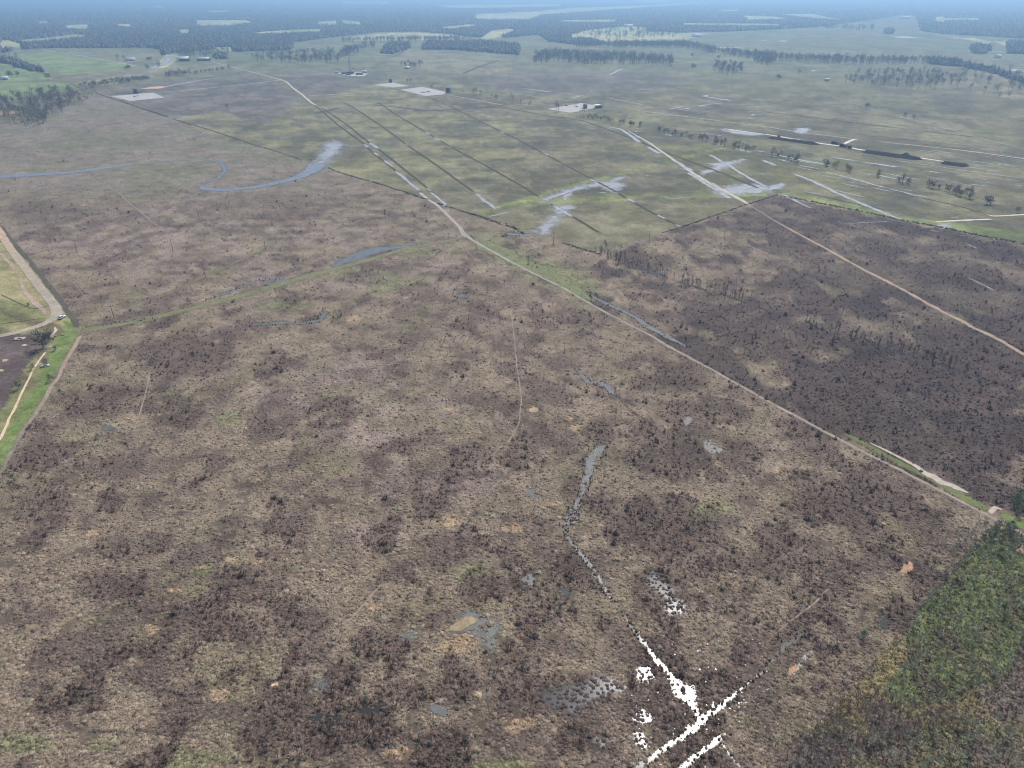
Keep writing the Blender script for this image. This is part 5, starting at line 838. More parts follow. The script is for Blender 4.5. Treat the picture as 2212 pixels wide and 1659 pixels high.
for p, n, lab in ((Z(2, 0, [(1450, 1175), (1560, 1200)]), 5, 'small bare tree in the first flooded clump right of the grass band end'), (Z(2, 0, [(1610, 1205), (1690, 1222)]), 7, 'small bare tree in the second flooded clump above the grass band end'), (Z(2, 0, [(1735, 1238), (1850, 1262)]), 9, 'small bare tree in the third flooded clump at the end of the grass band'), (Z(2, 0, [(1900, 1275), (2090, 1315)]), 12, 'small bare tree in the longest flooded clump right of the grass band'),
                  (Z(2, 0, [(1310, 1150), (1420, 1175)]), 6, 'small bare tree at the left start of the flooded tree line'), (Z(3, 0, [(10, 1345), (100, 1360)]), 5, 'small bare tree beside the long white ruts, leftmost clump'), (Z(3, 0, [(180, 1385), (260, 1395)]), 6, 'small bare tree beside the long white ruts, second clump'), (Z(3, 0, [(480, 1430), (530, 1440)]), 5, 'small bare tree in the white pool at the end of the ruts'), (Z(3, 0, [(572, 1450), (585, 1455)]), 2, 'small bare tree right of the white pool'),
                  (Z(3, 0, [(665, 1475), (710, 1482)]), 4, 'small bare tree in the little white pool on the olive field'), (Z(3, 0, [(940, 1530), (965, 1535)]), 3, 'small bare tree by the short white rut'), (Z(3, 0, [(1120, 1575), (1210, 1590)]), 5, 'small bare tree in the right pasture tree line, left part'), (Z(3, 0, [(1500, 1645), (1560, 1655)]), 4, 'small bare tree in the right pasture tree line, right part'), (Z(3, 1, [(1580, 15), (1760, 60)]), 12, 'small green grey tree in the lowest row of the right pasture'),
                  (Z(2, 0, [(650, 1025), (740, 1035)]), 7, 'small grey tree in the row right of the tall ditch tree'), (Z(2, 0, [(760, 1040), (870, 1065)]), 6, 'small grey tree in the thin row towards the lane head')):
    for k in range(n):
        t = (k + rng.uniform(.1, .9)) / n; x, y = g(p[0][0] + (p[1][0] - p[0][0]) * t, p[0][1] + (p[1][1] - p[0][1]) * t); (bare if k % 3 else bushy).place(x, y + rng.normal(0, 4), rng.uniform(.42, .65) if k % 3 else .5, lab, lab.replace('small bare tree', 'small trees').replace('small grey tree', 'small trees').replace('small green grey tree', 'small trees'))
# saplings at the lower right
for x, y in spread_in(LIME, 230, 2.3): sapl.place(x, y, rng.uniform(.5, .95), 'slim grey green sapling in the lime green grove at the lower right', 'saplings of the lime green grove')
for x, y in spread_in(LIME2, 45, 2.6): sapl.place(x, y, rng.uniform(.6, 1.0), 'slim grey green sapling in the bottom right corner', 'saplings of the bottom right corner')
for x, y in spread_in(Z(3, 3, [(450, 1230), (640, 1000), (980, 1010), (1150, 1150), (1650, 1150), (1750, 1300), (1300, 1380), (700, 1500), (520, 1700), (200, 1700), (330, 1420)]), 150, 1.5): bsap.place(x, y, rng.uniform(.5, 1.0), 'bare brown sapling in the flooded thicket at the bottom right', 'bare saplings of the flooded thicket')
for x, y in spread_in(Z(3, 3, [(0, 850), (300, 900), (700, 1000), (480, 1230), (330, 1400), (100, 1600), (-200, 1300)]), 60, 2): bsap.place(x, y, rng.uniform(.35, .7), 'short bare sapling left of the flooded thicket', 'short bare saplings')
for x, y in spread_in(Z(2, 3, [(1300, 100), (1900, -50), (2300, 200), (2200, 600), (1900, 800), (1500, 600)]), 60, 3): bsap.place(x, y, rng.uniform(.3, .6), 'short bare sapling in the brown scrub above the ditch fork', 'short bare saplings above the ditch')
for x, y in spread_in(Z(3, 2, [(1760, 1440), (1880, 1300), (2010, 1210), (2120, 1240), (2140, 1380), (2030, 1480), (1900, 1500)]), 15, 2.4): green.place(x, y, rng.uniform(.28, .5), 'dark bushy tree of the clump below the track corner', 'dark trees below the track corner')
for x, y in spread_in(Z(3, 2, [(2070, 1080), (2130, 980), (2212, 950), (2300, 1000), (2300, 1180), (2160, 1150)]), 10, 2.6): green.place(x, y, rng.uniform(.35, .6), 'dark bushy tree at the right edge above the bright verge', 'dark trees above the bright verge')
for i, (px, py, s, lab) in enumerate([(30, 1038, .4, 'small dark evergreen bush at the left edge of the marsh'), (211, 948, .32, 'small dark evergreen bush above the left scrub'), (2048, 1310, .32, 'small dark evergreen bush beside the silvery pool'), (1862, 1380, .45, 'dark evergreen shrub above the rut pool'), (1895, 1000 + 6, .3, 'dark evergreen shrub on the track verge'), (790, 1514, .28, 'round dark bush beside a small grey pool at the bottom'), (1004, 1600, .34, 'dark evergreen bush at the bottom centre'), (900, 1620, .3, 'small dark evergreen bush at the bottom'), (1130, 1440 + 4, .3, 'tall dark cedar bush right of the sandy shoal pool'), (2038, 1012, .3, 'dark green shrub in the purple scrub at the right'), (2168, 1340, .4, 'dark shrub under the right clay patch')]):
    x, y = g(px, py); green.place(x, y, s, lab, cat='shrub')
# tree belts of the middle distance: hundreds of trees, each mass one object
def belt(poly, n, s, name, lab, mind=0):
    p = np.array(spread_in(poly, n, mind)); bare.merged(name, p[:, 0], p[:, 1], s * rng.uniform(.8, 1.25, len(p)), lab, 'woodland', m_twig)
belt(BAND_C[:10] + [(x, y + 7) for x, y in BAND_C[:10][::-1]], 900, 1.05, 'tree_belt', 'long bare tree belt crossing the right half below the far fields')
belt(SA(1, [(1245, 360), (1400, 345), (1640, 365), (2140, 385), (2150, 432), (1900, 420), (1740, 412), (1580, 432), (1420, 398), (1250, 420)]), 420, 1.1, 'tree_belt', 'wide thin grove of bare trees in the upper centre')
belt(SA(1, [(0, 270), (300, 262), (760, 258), (880, 260), (700, 268), (300, 272), (0, 276)]), 260, 1.0, 'tree_belt', 'thin row of bare trees on the light field left of centre')
belt(SA(0, [(1580, 385), (1750, 362), (2212, 345), (2212, 405), (1900, 412), (1620, 405)]) + SA(1, [(20, 370), (130, 340), (100, 325), (0, 350)]), 190, 1.1, 'tree_belt', 'scattered bare trees along the creek left of centre')
belt(SA(1, [(150, 300), (220, 290), (230, 320), (160, 325)]) + SA(1, [(0, 330), (70, 320), (70, 350), (0, 360)]), 40, 1.1, 'tree_belt', 'few bare trees on the tan field left of centre')
belt(SA(1, [(380, 425), (520, 415), (520, 440), (390, 445)]), 26, .7, 'tree_belt', 'small clump of trees around a white pool near the drilling site')
belt(SA(1, [(1500, 200), (2000, 185), (2212, 220), (2212, 250), (1700, 262), (1500, 235)]), 160, 1.2, 'tree_belt', 'scattered bare trees in the far light clearing')
belt(SA(2, [(560, 165), (830, 168), (830, 192), (600, 192)]) + SA(2, [(1080, 175), (1240, 172), (1250, 200), (1100, 204)]), 90, 1.1, 'tree_belt', 'scattered bare trees on the far right field edge')
belt(SA(2, [(1700, 430), (2212, 470), (2212, 650), (1900, 640), (1800, 600), (1820, 520)]), 46, 1.0, 'tree_belt', 'loose bare trees on the tan slope at the right edge')
belt(SA(2, [(440, 385), (600, 395), (580, 445), (500, 430)]), 40, 1.0, 'tree_belt', 'cluster of bare trees hanging below the tree belt')
belt(SA(0, [(1150, 335), (1500, 340), (1480, 385), (1250, 375), (1170, 380)]), 60, 1.1, 'tree_belt', 'bare trees behind the white barns')
print('trees', len([o for o in COL.objects if o.type == 'EMPTY']))


# ------------------------------------------------------------------ built things
class MB:
    def __init__(self): self.V, self.F = [], []
    def box(self, c, d, rz=0, top=1.0, tx=None):
        n = len(self.V); ca, sa = math.cos(rz), math.sin(rz)
        for k, z in ((0, -.5), (1, .5)):
            sx = d[0] / 2 * (1 if k == 0 else (tx or top)); sy = d[1] / 2 * (1 if k == 0 else top)
            for a, b in ((-1, -1), (1, -1), (1, 1), (-1, 1)):
                X, Y = a * sx, b * sy; self.V.append((c[0] + X * ca - Y * sa, c[1] + X * sa + Y * ca, c[2] + z * d[2]))
        self.F += [[n + i for i in f] for f in ((3, 2, 1, 0), (4, 5, 6, 7), (0, 1, 5, 4), (1, 2, 6, 5), (2, 3, 7, 6), (3, 0, 4, 7))]; return self
    def prism(self, prof, y0, y1, inset=0.0):
        """side profile in x-z swept across y, the upper points drawn in"""
        n = len(self.V); m = len(prof); zs = [p[1] for p in prof]; zm = min(zs); zr = max(max(zs) - zm, 1e-6)
        for y, sg in ((y0, 1), (y1, -1)):
            for p in prof: self.V.append((p[0], y + sg * inset * (p[1] - zm) / zr, p[1]))
        self.F += [list(range(n, n + m)), list(range(n + 2 * m - 1, n + m - 1, -1))] + [[n + i, n + m + i, n + m + (i + 1) % m, n + (i + 1) % m] for i in range(m)]; return self
    def cyl(self, a, b, r, k=12, r2=None):
        a, b = np.array(a, float), np.array(b, float); d = b - a; d /= np.linalg.norm(d); u = np.cross(d, (.31, .9, .2)); u /= np.linalg.norm(u); w = np.cross(d, u); n = len(self.V)
        for p, rr in ((a, r), (b, r if r2 is None else r2)):
            for i in range(k): t = 6.2832 * i / k; self.V.append(tuple(p + rr * (math.cos(t) * u + math.sin(t) * w)))
        self.F += [[n + i, n + (i + 1) % k, n + k + (i + 1) % k, n + k + i] for i in range(k)] + [list(range(n + k - 1, n - 1, -1)), list(range(n + k, n + 2 * k))]; return self
    def build(self, name, mat, parent=None, smooth=False):
        o = mesh_np(name, self.V, np.concatenate([np.array(f) for f in self.F]), [len(f) for f in self.F], mat, smooth=smooth); o.parent = parent; return o
def thing(name, xy, rz, label, cat, group=None, z=0.0):
    e = bpy.data.objects.new(name, None); COL.objects.link(e); e.location = (xy[0], xy[1], z); e.rotation_euler = (0, 0, rz); e.empty_display_size = .2
    return put(e, label, cat, group)
def heading(a, b):
    (x0, y0), (x1, y1) = g(*a), g(*b); return math.atan2(y1 - y0, x1 - x0)
M = {k: mat_plain('paint_' + k, c, r, sp, v, sc, me) for k, c, r, sp, v, sc, me in (
    ('white', (.78, .78, .76), .35, .5, .04, 1, 0), ('car_white', (.8, .8, .79), .22, .6, .01, 1, 0), ('glass', (.02, .024, .028), .08, .6, .1, 1, 0), ('rubber', (.02, .02, .02), .85, .2, .1, 3, 0), ('chrome', (.5, .5, .52), .3, .5, .05, 1, .9), ('lamp', (.7, .68, .62), .15, .6, .02, 1, 0), ('red', (.4, .02, .02), .3, .5, .02, 1, 0),
    ('roof_white', (.74, .76, .76), .45, .4, .06, .4, 0), ('wall_tan', (.36, .32, .26), .8, .2, .12, .5, 0), ('wall_dark', (.06, .055, .05), .8, .2, .15, .5, 0), ('wood', (.22, .16, .11), .85, .1, .25, 2, 0), ('pole', (.12, .10, .085), .9, .1, .25, 2, 0), ('steel', (.22, .23, .24), .5, .4, .12, 1, .3), ('dark', (.035, .036, .04), .6, .3, .2, 1, 0),
    ('tank_green', (.10, .16, .15), .5, .4, .08, .6, 0), ('tank_blue', (.10, .18, .25), .5, .4, .06, .6, 0), ('rust', (.26, .12, .07), .85, .15, .25, 1, 0), ('concrete', (.42, .38, .34), .9, .15, .12, 1, 0), ('concrete_pink', (.46, .30, .27), .9, .15, .15, 1, 0), ('hide', (.018, .016, .015), .7, .2, .2, 3, 0), ('soil_dark', (.028, .026, .026), .95, .05, .4, .25, 0))}

# --- the white car on the bend of the road
xy = g(134, 687.5); rz = heading((127, 691), (141.5, 681.5))
car = thing('parked_car', xy, rz, 'white four door car parked on the bend of the sandy road', 'car', z=.12)
b = MB().prism([(-2.35, .38), (-2.4, .85), (-2.3, 1.02), (2.3, .98), (2.42, .72), (2.36, .36)], -.93, .93, .05).build('body', M['car_white'], car)
MB().prism([(-1.85, 1.0), (-1.45, 1.60), (.35, 1.62), (1.12, 1.0)], -.86, .86, .14).build('cabin', M['glass'], car)
MB().box((-.55, 0, 1.625), (1.95, 1.40, .07), 0, .93).build('roof', M['car_white'], car)
for sx in (-1.45, 1.42):
    for sy in (-.9, .9):
        w = MB().cyl((sx, sy - .11, .34), (sx, sy + .11, .34), .34, 16).build('wheel', M['rubber'], car); MB().cyl((sx, sy - .125, .34), (sx, sy + .125, .34), .19, 10).build('rim', M['chrome'], w)
for sy in (-.68, .68):
    MB().box((2.39, sy, .76), (.12, .36, .17)).build('headlight', M['lamp'], car); MB().box((-2.37, sy, .86), (.1, .3, .22)).build('tail_light', M['red'], car); MB().box((.78, sy * 1.46, 1.04), (.2, .2, .14)).build('mirror', M['car_white'], car)
MB().box((2.42, 0, .5), (.12, 1.5, .18)).build('front_bumper', M['dark'], car); MB().box((-2.42, 0, .55), (.12, 1.5, .18)).build('rear_bumper', M['dark'], car)
# --- the black cow: one body, hind legs with hocks
def cow(px, py, rz, lab):
    me = bpy.data.meshes.new('cow'); vs, es, rs = [], [], []
    def ch(pts, start=None):
        prev = start
        for (p, r) in pts:
            vs.append(p); rs.append(r); i = len(vs) - 1
            if prev is not None: es.append((prev, i))
            prev = i
        return prev
    root = ch([((-.75, 0, 1.08), .30)]); mid = ch([((-.2, 0, 1.02), .36)], root); ch([((.35, 0, 1.02), .36)], mid); chest = len(vs) - 1; ch([((.72, 0, 1.12), .27)], chest); nk = len(vs) - 1
    ch([((1.0, 0, 1.24), .19), ((1.22, 0, 1.28), .15), ((1.45, 0, 1.12), .09)], nk); ch([((-1.0, 0, 1.15), .06), ((-1.06, 0, .7), .03)], root)
    for s in (-1, 1):
        ch([((-.72, .22 * s, .8), .17), ((-.62, .24 * s, .62), .11), ((-.86, .24 * s, .42), .065), ((-.8, .24 * s, .04), .06)], root); ch([((.55, .2 * s, .75), .13), ((.55, .22 * s, .42), .07), ((.56, .22 * s, .04), .06)], chest); ch([((1.12, .22 * s, 1.36), .05)], nk + 2)
    me.from_pydata(vs, es, []); o = bpy.data.objects.new('cow', me); COL.objects.link(o); me.materials.append(M['hide'])
    mod = o.modifiers.new('skin', 'SKIN')
    for i, r in enumerate(rs): me.skin_vertices[0].data[i].radius = (r, r)
    me.skin_vertices[0].data[0].use_root = True
    o.modifiers.new('sub', 'SUBSURF').levels = 1; x, y = g(px, py); o.location = (x, y, 0); o.rotation_euler = (0, 0, rz); put(o, lab, 'cow')
cow(62, 659.5, 2.3, 'small black cow standing in the pasture beside the pinkish gully')
# --- power poles
for (px, py, h, lab) in ((167, 545, 9, 'leftmost wooden power pole of the line across the upper marsh'), (374, 543, 9, 'wooden power pole where the faint grassy path starts to bend'), (574, 540, 9, 'wooden power pole left of the wet slough'), (1196, 529, 9.5, 'wooden power pole at the left end of the tan field corner'), (1402, 525, 9.5, 'wooden power pole at the right end of the tan field corner'),
                         (444, 600, 8, 'short wooden pole standing on the grassy path'), (247, 688, 8, 'short wooden pole beside the grassy bank near the road')):
    x, y = g(px, py); t = thing('power_pole', (x, y), .3, lab, 'power pole', 'power poles across the marsh')
    MB().cyl((0, 0, -.3), (0, 0, h), .17, 8, .11).build('pole', M['pole'], t); a = MB().box((0, .14, h - .6), (2.4, .12, .14)).build('crossarm', M['pole'], t)
    for q in (-1.05, 0, 1.05): MB().cyl((q, .14, h - .53), (q, .14, h - .3), .05, 6).build('insulator', M['steel'], a)
# --- farm buildings
def barn(px, py, L_, W_, hh, rz, lab, wall='wall_tan', roof='roof_white', open_=False, name='barn'):
    x, y = g(px, py); t = thing(name, (x, y), rz, lab, 'building'); rr = W_ * .28
    if open_:
        for qx in np.linspace(-L_ / 2 + .4, L_ / 2 - .4, 5):
            for qy in (-W_ / 2 + .4, W_ / 2 - .4): MB().box((qx, qy, hh / 2), (.35, .35, hh)).build('post', M['wall_dark'], t)
        MB().box((0, W_ * .44, hh / 2), (L_ * .96, .3, hh)).build('wall', M[wall], t)
    else:
        MB().box((0, 0, hh / 2 - .1), (L_, W_, hh + .2)).build('wall', M[wall], t)
        MB().box((L_ * .1, -W_ / 2 - .04, 1.5), (3.2, .1, 3.0)).build('door', M['dark'], t)
        for q in (-.32, -.12, .34): f = MB().box((L_ * q, -W_ / 2 - .05, 1.9), (1.5, .12, 1.2)).build('window', M['white'], t); MB().box((L_ * q, -W_ / 2 - .13, 1.9), (1.2, .06, .95)).build('pane', M['glass'], f)
    m = MB(); e = .9
    for sg in (-1, 1):
        n = len(m.V); m.V += [(-L_ / 2 - e, sg * (W_ / 2 + e), hh - .1), (L_ / 2 + e, sg * (W_ / 2 + e), hh - .1), (L_ / 2 + e, 0, hh + rr), (-L_ / 2 - e, 0, hh + rr), (-L_ / 2 - e, sg * (W_ / 2 + e), hh + .15), (L_ / 2 + e, sg * (W_ / 2 + e), hh + .15), (L_ / 2 + e, 0, hh + rr + .25), (-L_ / 2 - e, 0, hh + rr + .25)]
        m.F += [[n + i for i in f] for f in ((0, 1, 2, 3), (7, 6, 5, 4), (0, 4, 5, 1), (0, 3, 7, 4), (1, 5, 6, 2))]
    m.build('roof', M[roof], t)
    if not open_:
        q = MB()
        for sx in (-1, 1): n = len(q.V); q.V += [(sx * (L_ / 2 - .01), -W_ / 2, hh), (sx * (L_ / 2 - .01), W_ / 2, hh), (sx * (L_ / 2 - .01), 0, hh + rr)]; q.F.append([n, n + 1, n + 2])
        q.build('gable', M[wall], t)
barn(*Z(0, 0, [(1130, 524)])[0], 26, 11, 4, .05, 'long white roofed farmhouse between the farm lane and the river', 'white'); barn(*Z(0, 0, [(1290, 512)])[0], 12, 9, 3, .1, 'small tan farm shed near the river bend', 'wall_tan', 'rust', name='shed')
barn(*Z(0, 0, [(1585, 528)])[0], 30, 18, 6, .12, 'large white roofed barn with an open front, left of two', 'wall_dark', 'roof_white', True); barn(*Z(0, 0, [(1762, 524)])[0], 32, 15, 4.5, .0, 'long low white roofed barn with dark walls, right of two', 'wall_dark'); barn(*Z(0, 0, [(45, 688)])[0], 16, 10, 3.5, .1, 'small white house by the hedge at the far left', 'white', name='house')
barn(*Z(0, 0, [(205, 388)])[0], 14, 9, 3.5, .2, 'dark shed on the farm lane at the far left', 'wall_dark', 'wall_dark', name='shed'); barn(*SA(1, [(1860, 176)])[0], 46, 24, 7, .0, 'white roofed house in the far light clearing', 'white', name='house'); barn(*SA(2, [(88, 239)])[0], 36, 20, 6, .1, 'white roofed house left of the far right ponds', 'white', name='house')
barn(*SA(2, [(1438, 122)])[0], 70, 30, 8, .0, 'far white roofed building near the right horizon woods', 'white', name='house'); barn(*SA(2, [(2040, 374)])[0], 16, 12, 5, .3, 'small white cottage in the trees at the far right', 'white', name='house'); barn(*SA(1, [(425, 446)])[0], 13, 7, 3, .1, 'white trailer house in the small clump near the drilling site', 'white', name='trailer_house'); barn(*SA(2, [(932, 523)])[0], 9, 6, 3, .0, 'tiny white shed on the brown lane to the far treeline', 'white', name='shed')
# --- oil field equipment
def tank(px, py, r, h, mat, lab, grp=None):
    x, y = g(px, py); t = thing('storage_tank', (x, y), 0, lab, 'tank', grp); MB().cyl((0, 0, -.1), (0, 0, h), r, 20).build('shell', M[mat], t); MB().cyl((0, 0, h), (0, 0, h + r * .25), r * 1.02, 20, r * .1).build('lid', M[mat], t)
    l = MB().box((r + .15, .25, h / 2), (.1, .08, h)); l.box((r + .15, -.25, h / 2), (.1, .08, h))
    for k in range(int(h / .6)): l.box((r + .15, 0, .4 + k * .6), (.06, .5, .06))
    l.build('ladder', M['steel'], t); MB().cyl((0, -r * .5, h + r * .1), (0, -r * .5, h + r * .1 + .8), .15, 8).build('vent', M['steel'], t)
for dx, lab in ((0, 'left dark green storage tank at the back of the upper left pad'), (18, 'right dark green storage tank at the back of the upper left pad')): tank(*Z(0, 0, [(1168 + dx, 808)])[0], 2.6, 7.5, 'tank_green', lab)
tank(*Z(2, 0, [(632, 938)])[0], 3.2, 6.0, 'tank_blue', 'blue storage tank on the right well pad'); tank(*Z(2, 0, [(757, 932)])[0], 1.8, 3.6, 'steel', 'grey storage tank right of the shed on the right well pad'); tank(*Z(2, 0, [(771, 932)])[0], 1.8, 3.4, 'steel', 'outermost grey storage tank on the right well pad')
tank(*Z(1, 0, [(1660, 798)])[0], 4.2, 7.5, 'dark', 'dark storage tank at the right corner of the middle pad'); tank(*Z(1, 0, [(1675, 799)])[0], 2.0, 3.5, 'steel', 'small grey storage tank beside the dark tank'); tank(*Z(1, 0, [(1162, 714)])[0], 3.4, 6.4, 'dark', 'dark storage tank behind the rear middle pad')
x, y = g(*Z(2, 0, [(735, 932)])[0]); t = thing('open_shed', (x, y), .1, 'open white roofed shed at the right end of the right well pad', 'shed')
for qx in (-4.5, 4.5):
    for qy in (-3, 3): MB().box((qx, qy, 2.2), (.3, .3, 4.6)).build('post', M['dark'], t)
MB().box((0, 0, 4.7), (11, 8, .3)).build('roof', M['roof_white'], t); MB().box((0, 1.2, 1.2), (6, 3, 2.4)).build('compressor', M['dark'], t)
def pumpjack(px, py, rz, s, lab):
    x, y = g(px, py); t = thing('pump_jack', (x, y), rz, lab, 'pump jack'); MB().box((0, 0, .15), (7 * s, 2.2 * s, .5)).build('base', M['concrete'], t); m = MB()
    for sy in (-1, 1): m.cyl((-1.2 * s, sy * .9 * s, .3), (0, sy * .15 * s, 4.6 * s), .14 * s, 6); m.cyl((1.2 * s, sy * .9 * s, .3), (0, sy * .15 * s, 4.6 * s), .14 * s, 6)
    m.build('samson_post', M['steel'], t); MB().box((0, 0, 4.8 * s), (8 * s, .35 * s, .5 * s)).build('walking_beam', M['steel'], t); MB().prism([(3.7 * s, 3.6 * s), (4.2 * s, 3.4 * s), (4.6 * s, 4.6 * s), (4.3 * s, 5.6 * s), (3.7 * s, 5.4 * s)], -.3 * s, .3 * s).build('horse_head', M['steel'], t); MB().cyl((-3 * s, -.5 * s, 1.6 * s), (-3 * s, .5 * s, 1.6 * s), 1.1 * s, 14).build('counterweight', M['rust'], t); MB().cyl((4.5 * s, 0, .2), (4.5 * s, 0, 3.6 * s), .06, 6).build('rod', M['steel'], t)
pumpjack(*Z(1, 0, [(1532, 752)])[0], .4, 1.5, 'grey pump jack on a mound behind the middle well pad'); pumpjack(*Z(0, 0, [(1232, 800)])[0], .2, 1.0, 'pump jack right of the green tanks on the upper left pad'); pumpjack(*Z(2, 0, [(545, 920)])[0], .2, .55, 'tiny dark pump jack on the right well pad')
x, y = g(*Z(1, 0, [(816, 638)])[0]); t = thing('drilling_rig', (x, y), .3, 'drilling rig with a tall twin mast on the white drilling site', 'drilling rig')
MB().box((0, 0, 2), (14, 9, 4)).build('substructure', M['dark'], t); m = MB()
for sx in (-1, 1):
    for sy in (-1, 1): m.cyl((sx * 2.2, sy * 2.2, 4), (sx * 1.1, sy * 1.1, 34), .28, 6)
for k in range(9):
    z = 5 + k * 3.4; w_ = 2.2 - 1.1 * (z - 4) / 30; m.box((0, -w_, z), (2 * w_, .2, .2)); m.box((0, w_, z), (2 * w_, .2, .2)); m.box((-w_, 0, z), (.2, 2 * w_, .2)); m.box((w_, 0, z), (.2, 2 * w_, .2))
m.build('mast', M['steel'], t); MB().box((0, 0, 34.4), (3, 3, .8)).build('crown_block', M['steel'], t); MB().box((6, 0, 6), (5, 4, 4)).build('dog_house', M['white'], t)
for (zx, zy, d, mat, nm, lab) in ((700, 632, (9, 3, 3), 'white', 'container', 'white container at the left end of the drilling site'), (758, 640, (10, 4, 3.4), 'dark', 'mud_tank', 'dark mud tank left of the drilling rig'), (790, 634, (8, 3, 3), 'dark', 'mud_tank', 'dark mud tank just behind the left side of the rig'), (800, 650, (11, 4, 3), 'tank_green', 'mud_tank', 'greenish mud tank in front of the drilling rig'), (893, 646, (16, 4, 4), 'tank_green', 'mud_tank', 'long greenish mud tank right of the drilling rig'), (936, 630, (11, 4, 5), 'white', 'trailer', 'white trailer at the right end of the drilling site'), (912, 642, (6, 3, 3), 'dark', 'container', 'dark container beside the long mud tank'), (845, 632, (3, 3, 12), 'steel', 'silo', 'tall grey silo beside the rig mast')):
    x, y = g(*Z(1, 0, [(zx, zy)])[0]); t = thing(nm, (x, y), rng.uniform(-.3, .3), lab, nm.replace('_', ' ')); MB().box((0, 0, d[2] / 2 + .25), d, 0, .98).build('shell', M[mat], t)
    for sx in (-.38, .38): MB().box((d[0] * sx, 0, .1), (.5, d[1] * .9, .5)).build('skid', M['steel'], t)
    MB().box((0, -d[1] / 2 - .04, d[2] / 2), (min(1.2, d[0] * .3), .1, min(2.2, d[2] * .7))).build('door', M['steel'], t)
# shrubs along the back edge of the upper left pad, vehicles and scrap on the pads
for zx, zy, lab in ((1020, 820, 'dark shrub at the left of the back edge of the upper left pad'), (1070, 816, 'dark shrub in the middle of the back edge of the upper left pad'), (1110, 812, 'dark shrub left of the green tanks')):
    x, y = g(*Z(0, 0, [(zx, zy)])[0]); green.place(x, y, .45, lab, cat='shrub')
for (c_, r_, zx, zy, d, mat, lab) in ((0, 0, 1165, 836, (6, 2.2, 1.2), 'dark', 'dark pipe rack on the upper left pad'), (0, 0, 1190, 832, (5, 2, 1), 'rust', 'rusty skid right of the pipe rack on the upper left pad'), (1, 0, 1450, 800, (14, 2.2, 1.0), 'dark', 'long dark pipe rack on the middle pad'), (1, 0, 1490, 797, (6, 2.5, 1.5), 'steel', 'grey skid at the end of the pipe rack'), (2, 0, 470, 915, (5, 2, 1.4), 'dark', 'dark skid at the back of the right well pad'), (2, 0, 560, 925, (3, 2, 1.2), 'dark', 'small dark skid on the right well pad'),
                                      (3, 0, 570, 1244, (9, 3, 3), 'dark', 'dark machine left of the white spur'), (3, 0, 600, 1248, (6, 3, 2.6), 'steel', 'grey machine left of the white spur'), (3, 0, 640, 1268, (8, 3.5, 3.4), 'dark', 'dark excavator like machine below the white spur'), (3, 0, 668, 1272, (7, 3, 3), 'rust', 'rusty machine right of the dark machine'), (3, 0, 704, 1282, (6, 3.5, 3), 'dark', 'dark container on the shell road near the spur')):
    x, y = g(*Z(c_, r_, [(zx, zy)])[0]); t = thing('skid', (x, y), -.2, lab, 'equipment'); MB().box((0, 0, .15), (d[0], d[1], .4)).build('base', M['steel'], t); MB().box((-d[0] * .1, 0, d[2] * .5 + .3), (d[0] * .62, d[1] * .8, d[2]), 0, .8).build('housing', M[mat], t); MB().cyl((d[0] * .33, 0, .3), (d[0] * .33, 0, d[2] * 1.1 + .3), .35, 8).build('stack', M[mat], t)
# --- spoil banks: long dark heaps beside the shell road
def heap(pts, wid, hh, lab, mat='soil_dark', seed=1):
    wid *= .72; hh *= .55
    q, ww = dense(pts, wid); n = len(q); t = np.gradient(q, axis=0); t /= np.linalg.norm(t, axis=1, keepdims=True); nr = np.stack([-t[:, 1], t[:, 0]], 1); s = np.linspace(0, 1, n); env = np.minimum(1, np.minimum(s, 1 - s) * 9) ** .6; V = []
    prof = [(-1, 0), (-.75, .35), (-.4, .85), (-.1, 1), (.25, .9), (.6, .5), (1, 0)]
    for p, z in prof:
        nz = .7 + .6 * fbm(q[:, 0] + p * 30, q[:, 1], 9, 3, seed); V.append(np.column_stack([q + nr * (p * wid / 2 * (.75 + .5 * fbm(s * n, s * 0 + p, 11, 3, seed)) * np.maximum(env, .1))[:, None], z * hh * nz * env - .05]))
    V = np.concatenate(V); F_ = []
    for k in range(len(prof) - 1): i = np.arange(n - 1); F_.append(np.stack([k * n + i, (k + 1) * n + i, (k + 1) * n + i + 1, k * n + i + 1], 1))
    F_ = np.concatenate(F_); o = mesh_np('spoil_bank', V, F_.ravel(), np.full(len(F_), 4), M[mat]); put(o, lab, 'spoil bank')
    if o.data.polygons[len(F_) // 2].normal.z < 0: o.data.flip_normals()
heap(Z(3, 0, [(-8, 1188), (120, 1204), (300, 1228), (445, 1252)]), 22, 4.2, 'leftmost long dark spoil bank below the white shell road', seed=1); heap(Z(3, 0, [(808, 1308), (1000, 1336), (1200, 1362), (1340, 1380)]), 28, 4.8, 'longest dark spoil bank in the middle of the shell road', seed=2); heap(Z(3, 0, [(1490, 1404), (1620, 1422), (1745, 1438)]), 28, 4.2, 'short rightmost dark spoil bank by the shell road end', seed=3)
heap(Z(3, 0, [(1150, 1334), (1190, 1338), (1235, 1344)]), 22, 5, 'small dark mound behind the longest spoil bank', seed=4); heap(Z(3, 0, [(70, 1184), (92, 1186), (112, 1190)]), 14, 5, 'small dark mound on the left spoil bank', seed=5); heap(Z(3, 0, [(920, 1206), (945, 1208)]), 8, 3, 'tiny dark heap right of the white spur', seed=6); heap(Z(3, 0, [(640, 1172), (690, 1174)]), 8, 2.5, 'thin dark heap above the white spur', seed=7)
heap(Z(1, 0, [(1090, 848), (1170, 846), (1300, 840)]), 34, 1.6, 'low green brown mound in front of the middle pads', 'wood', seed=8)
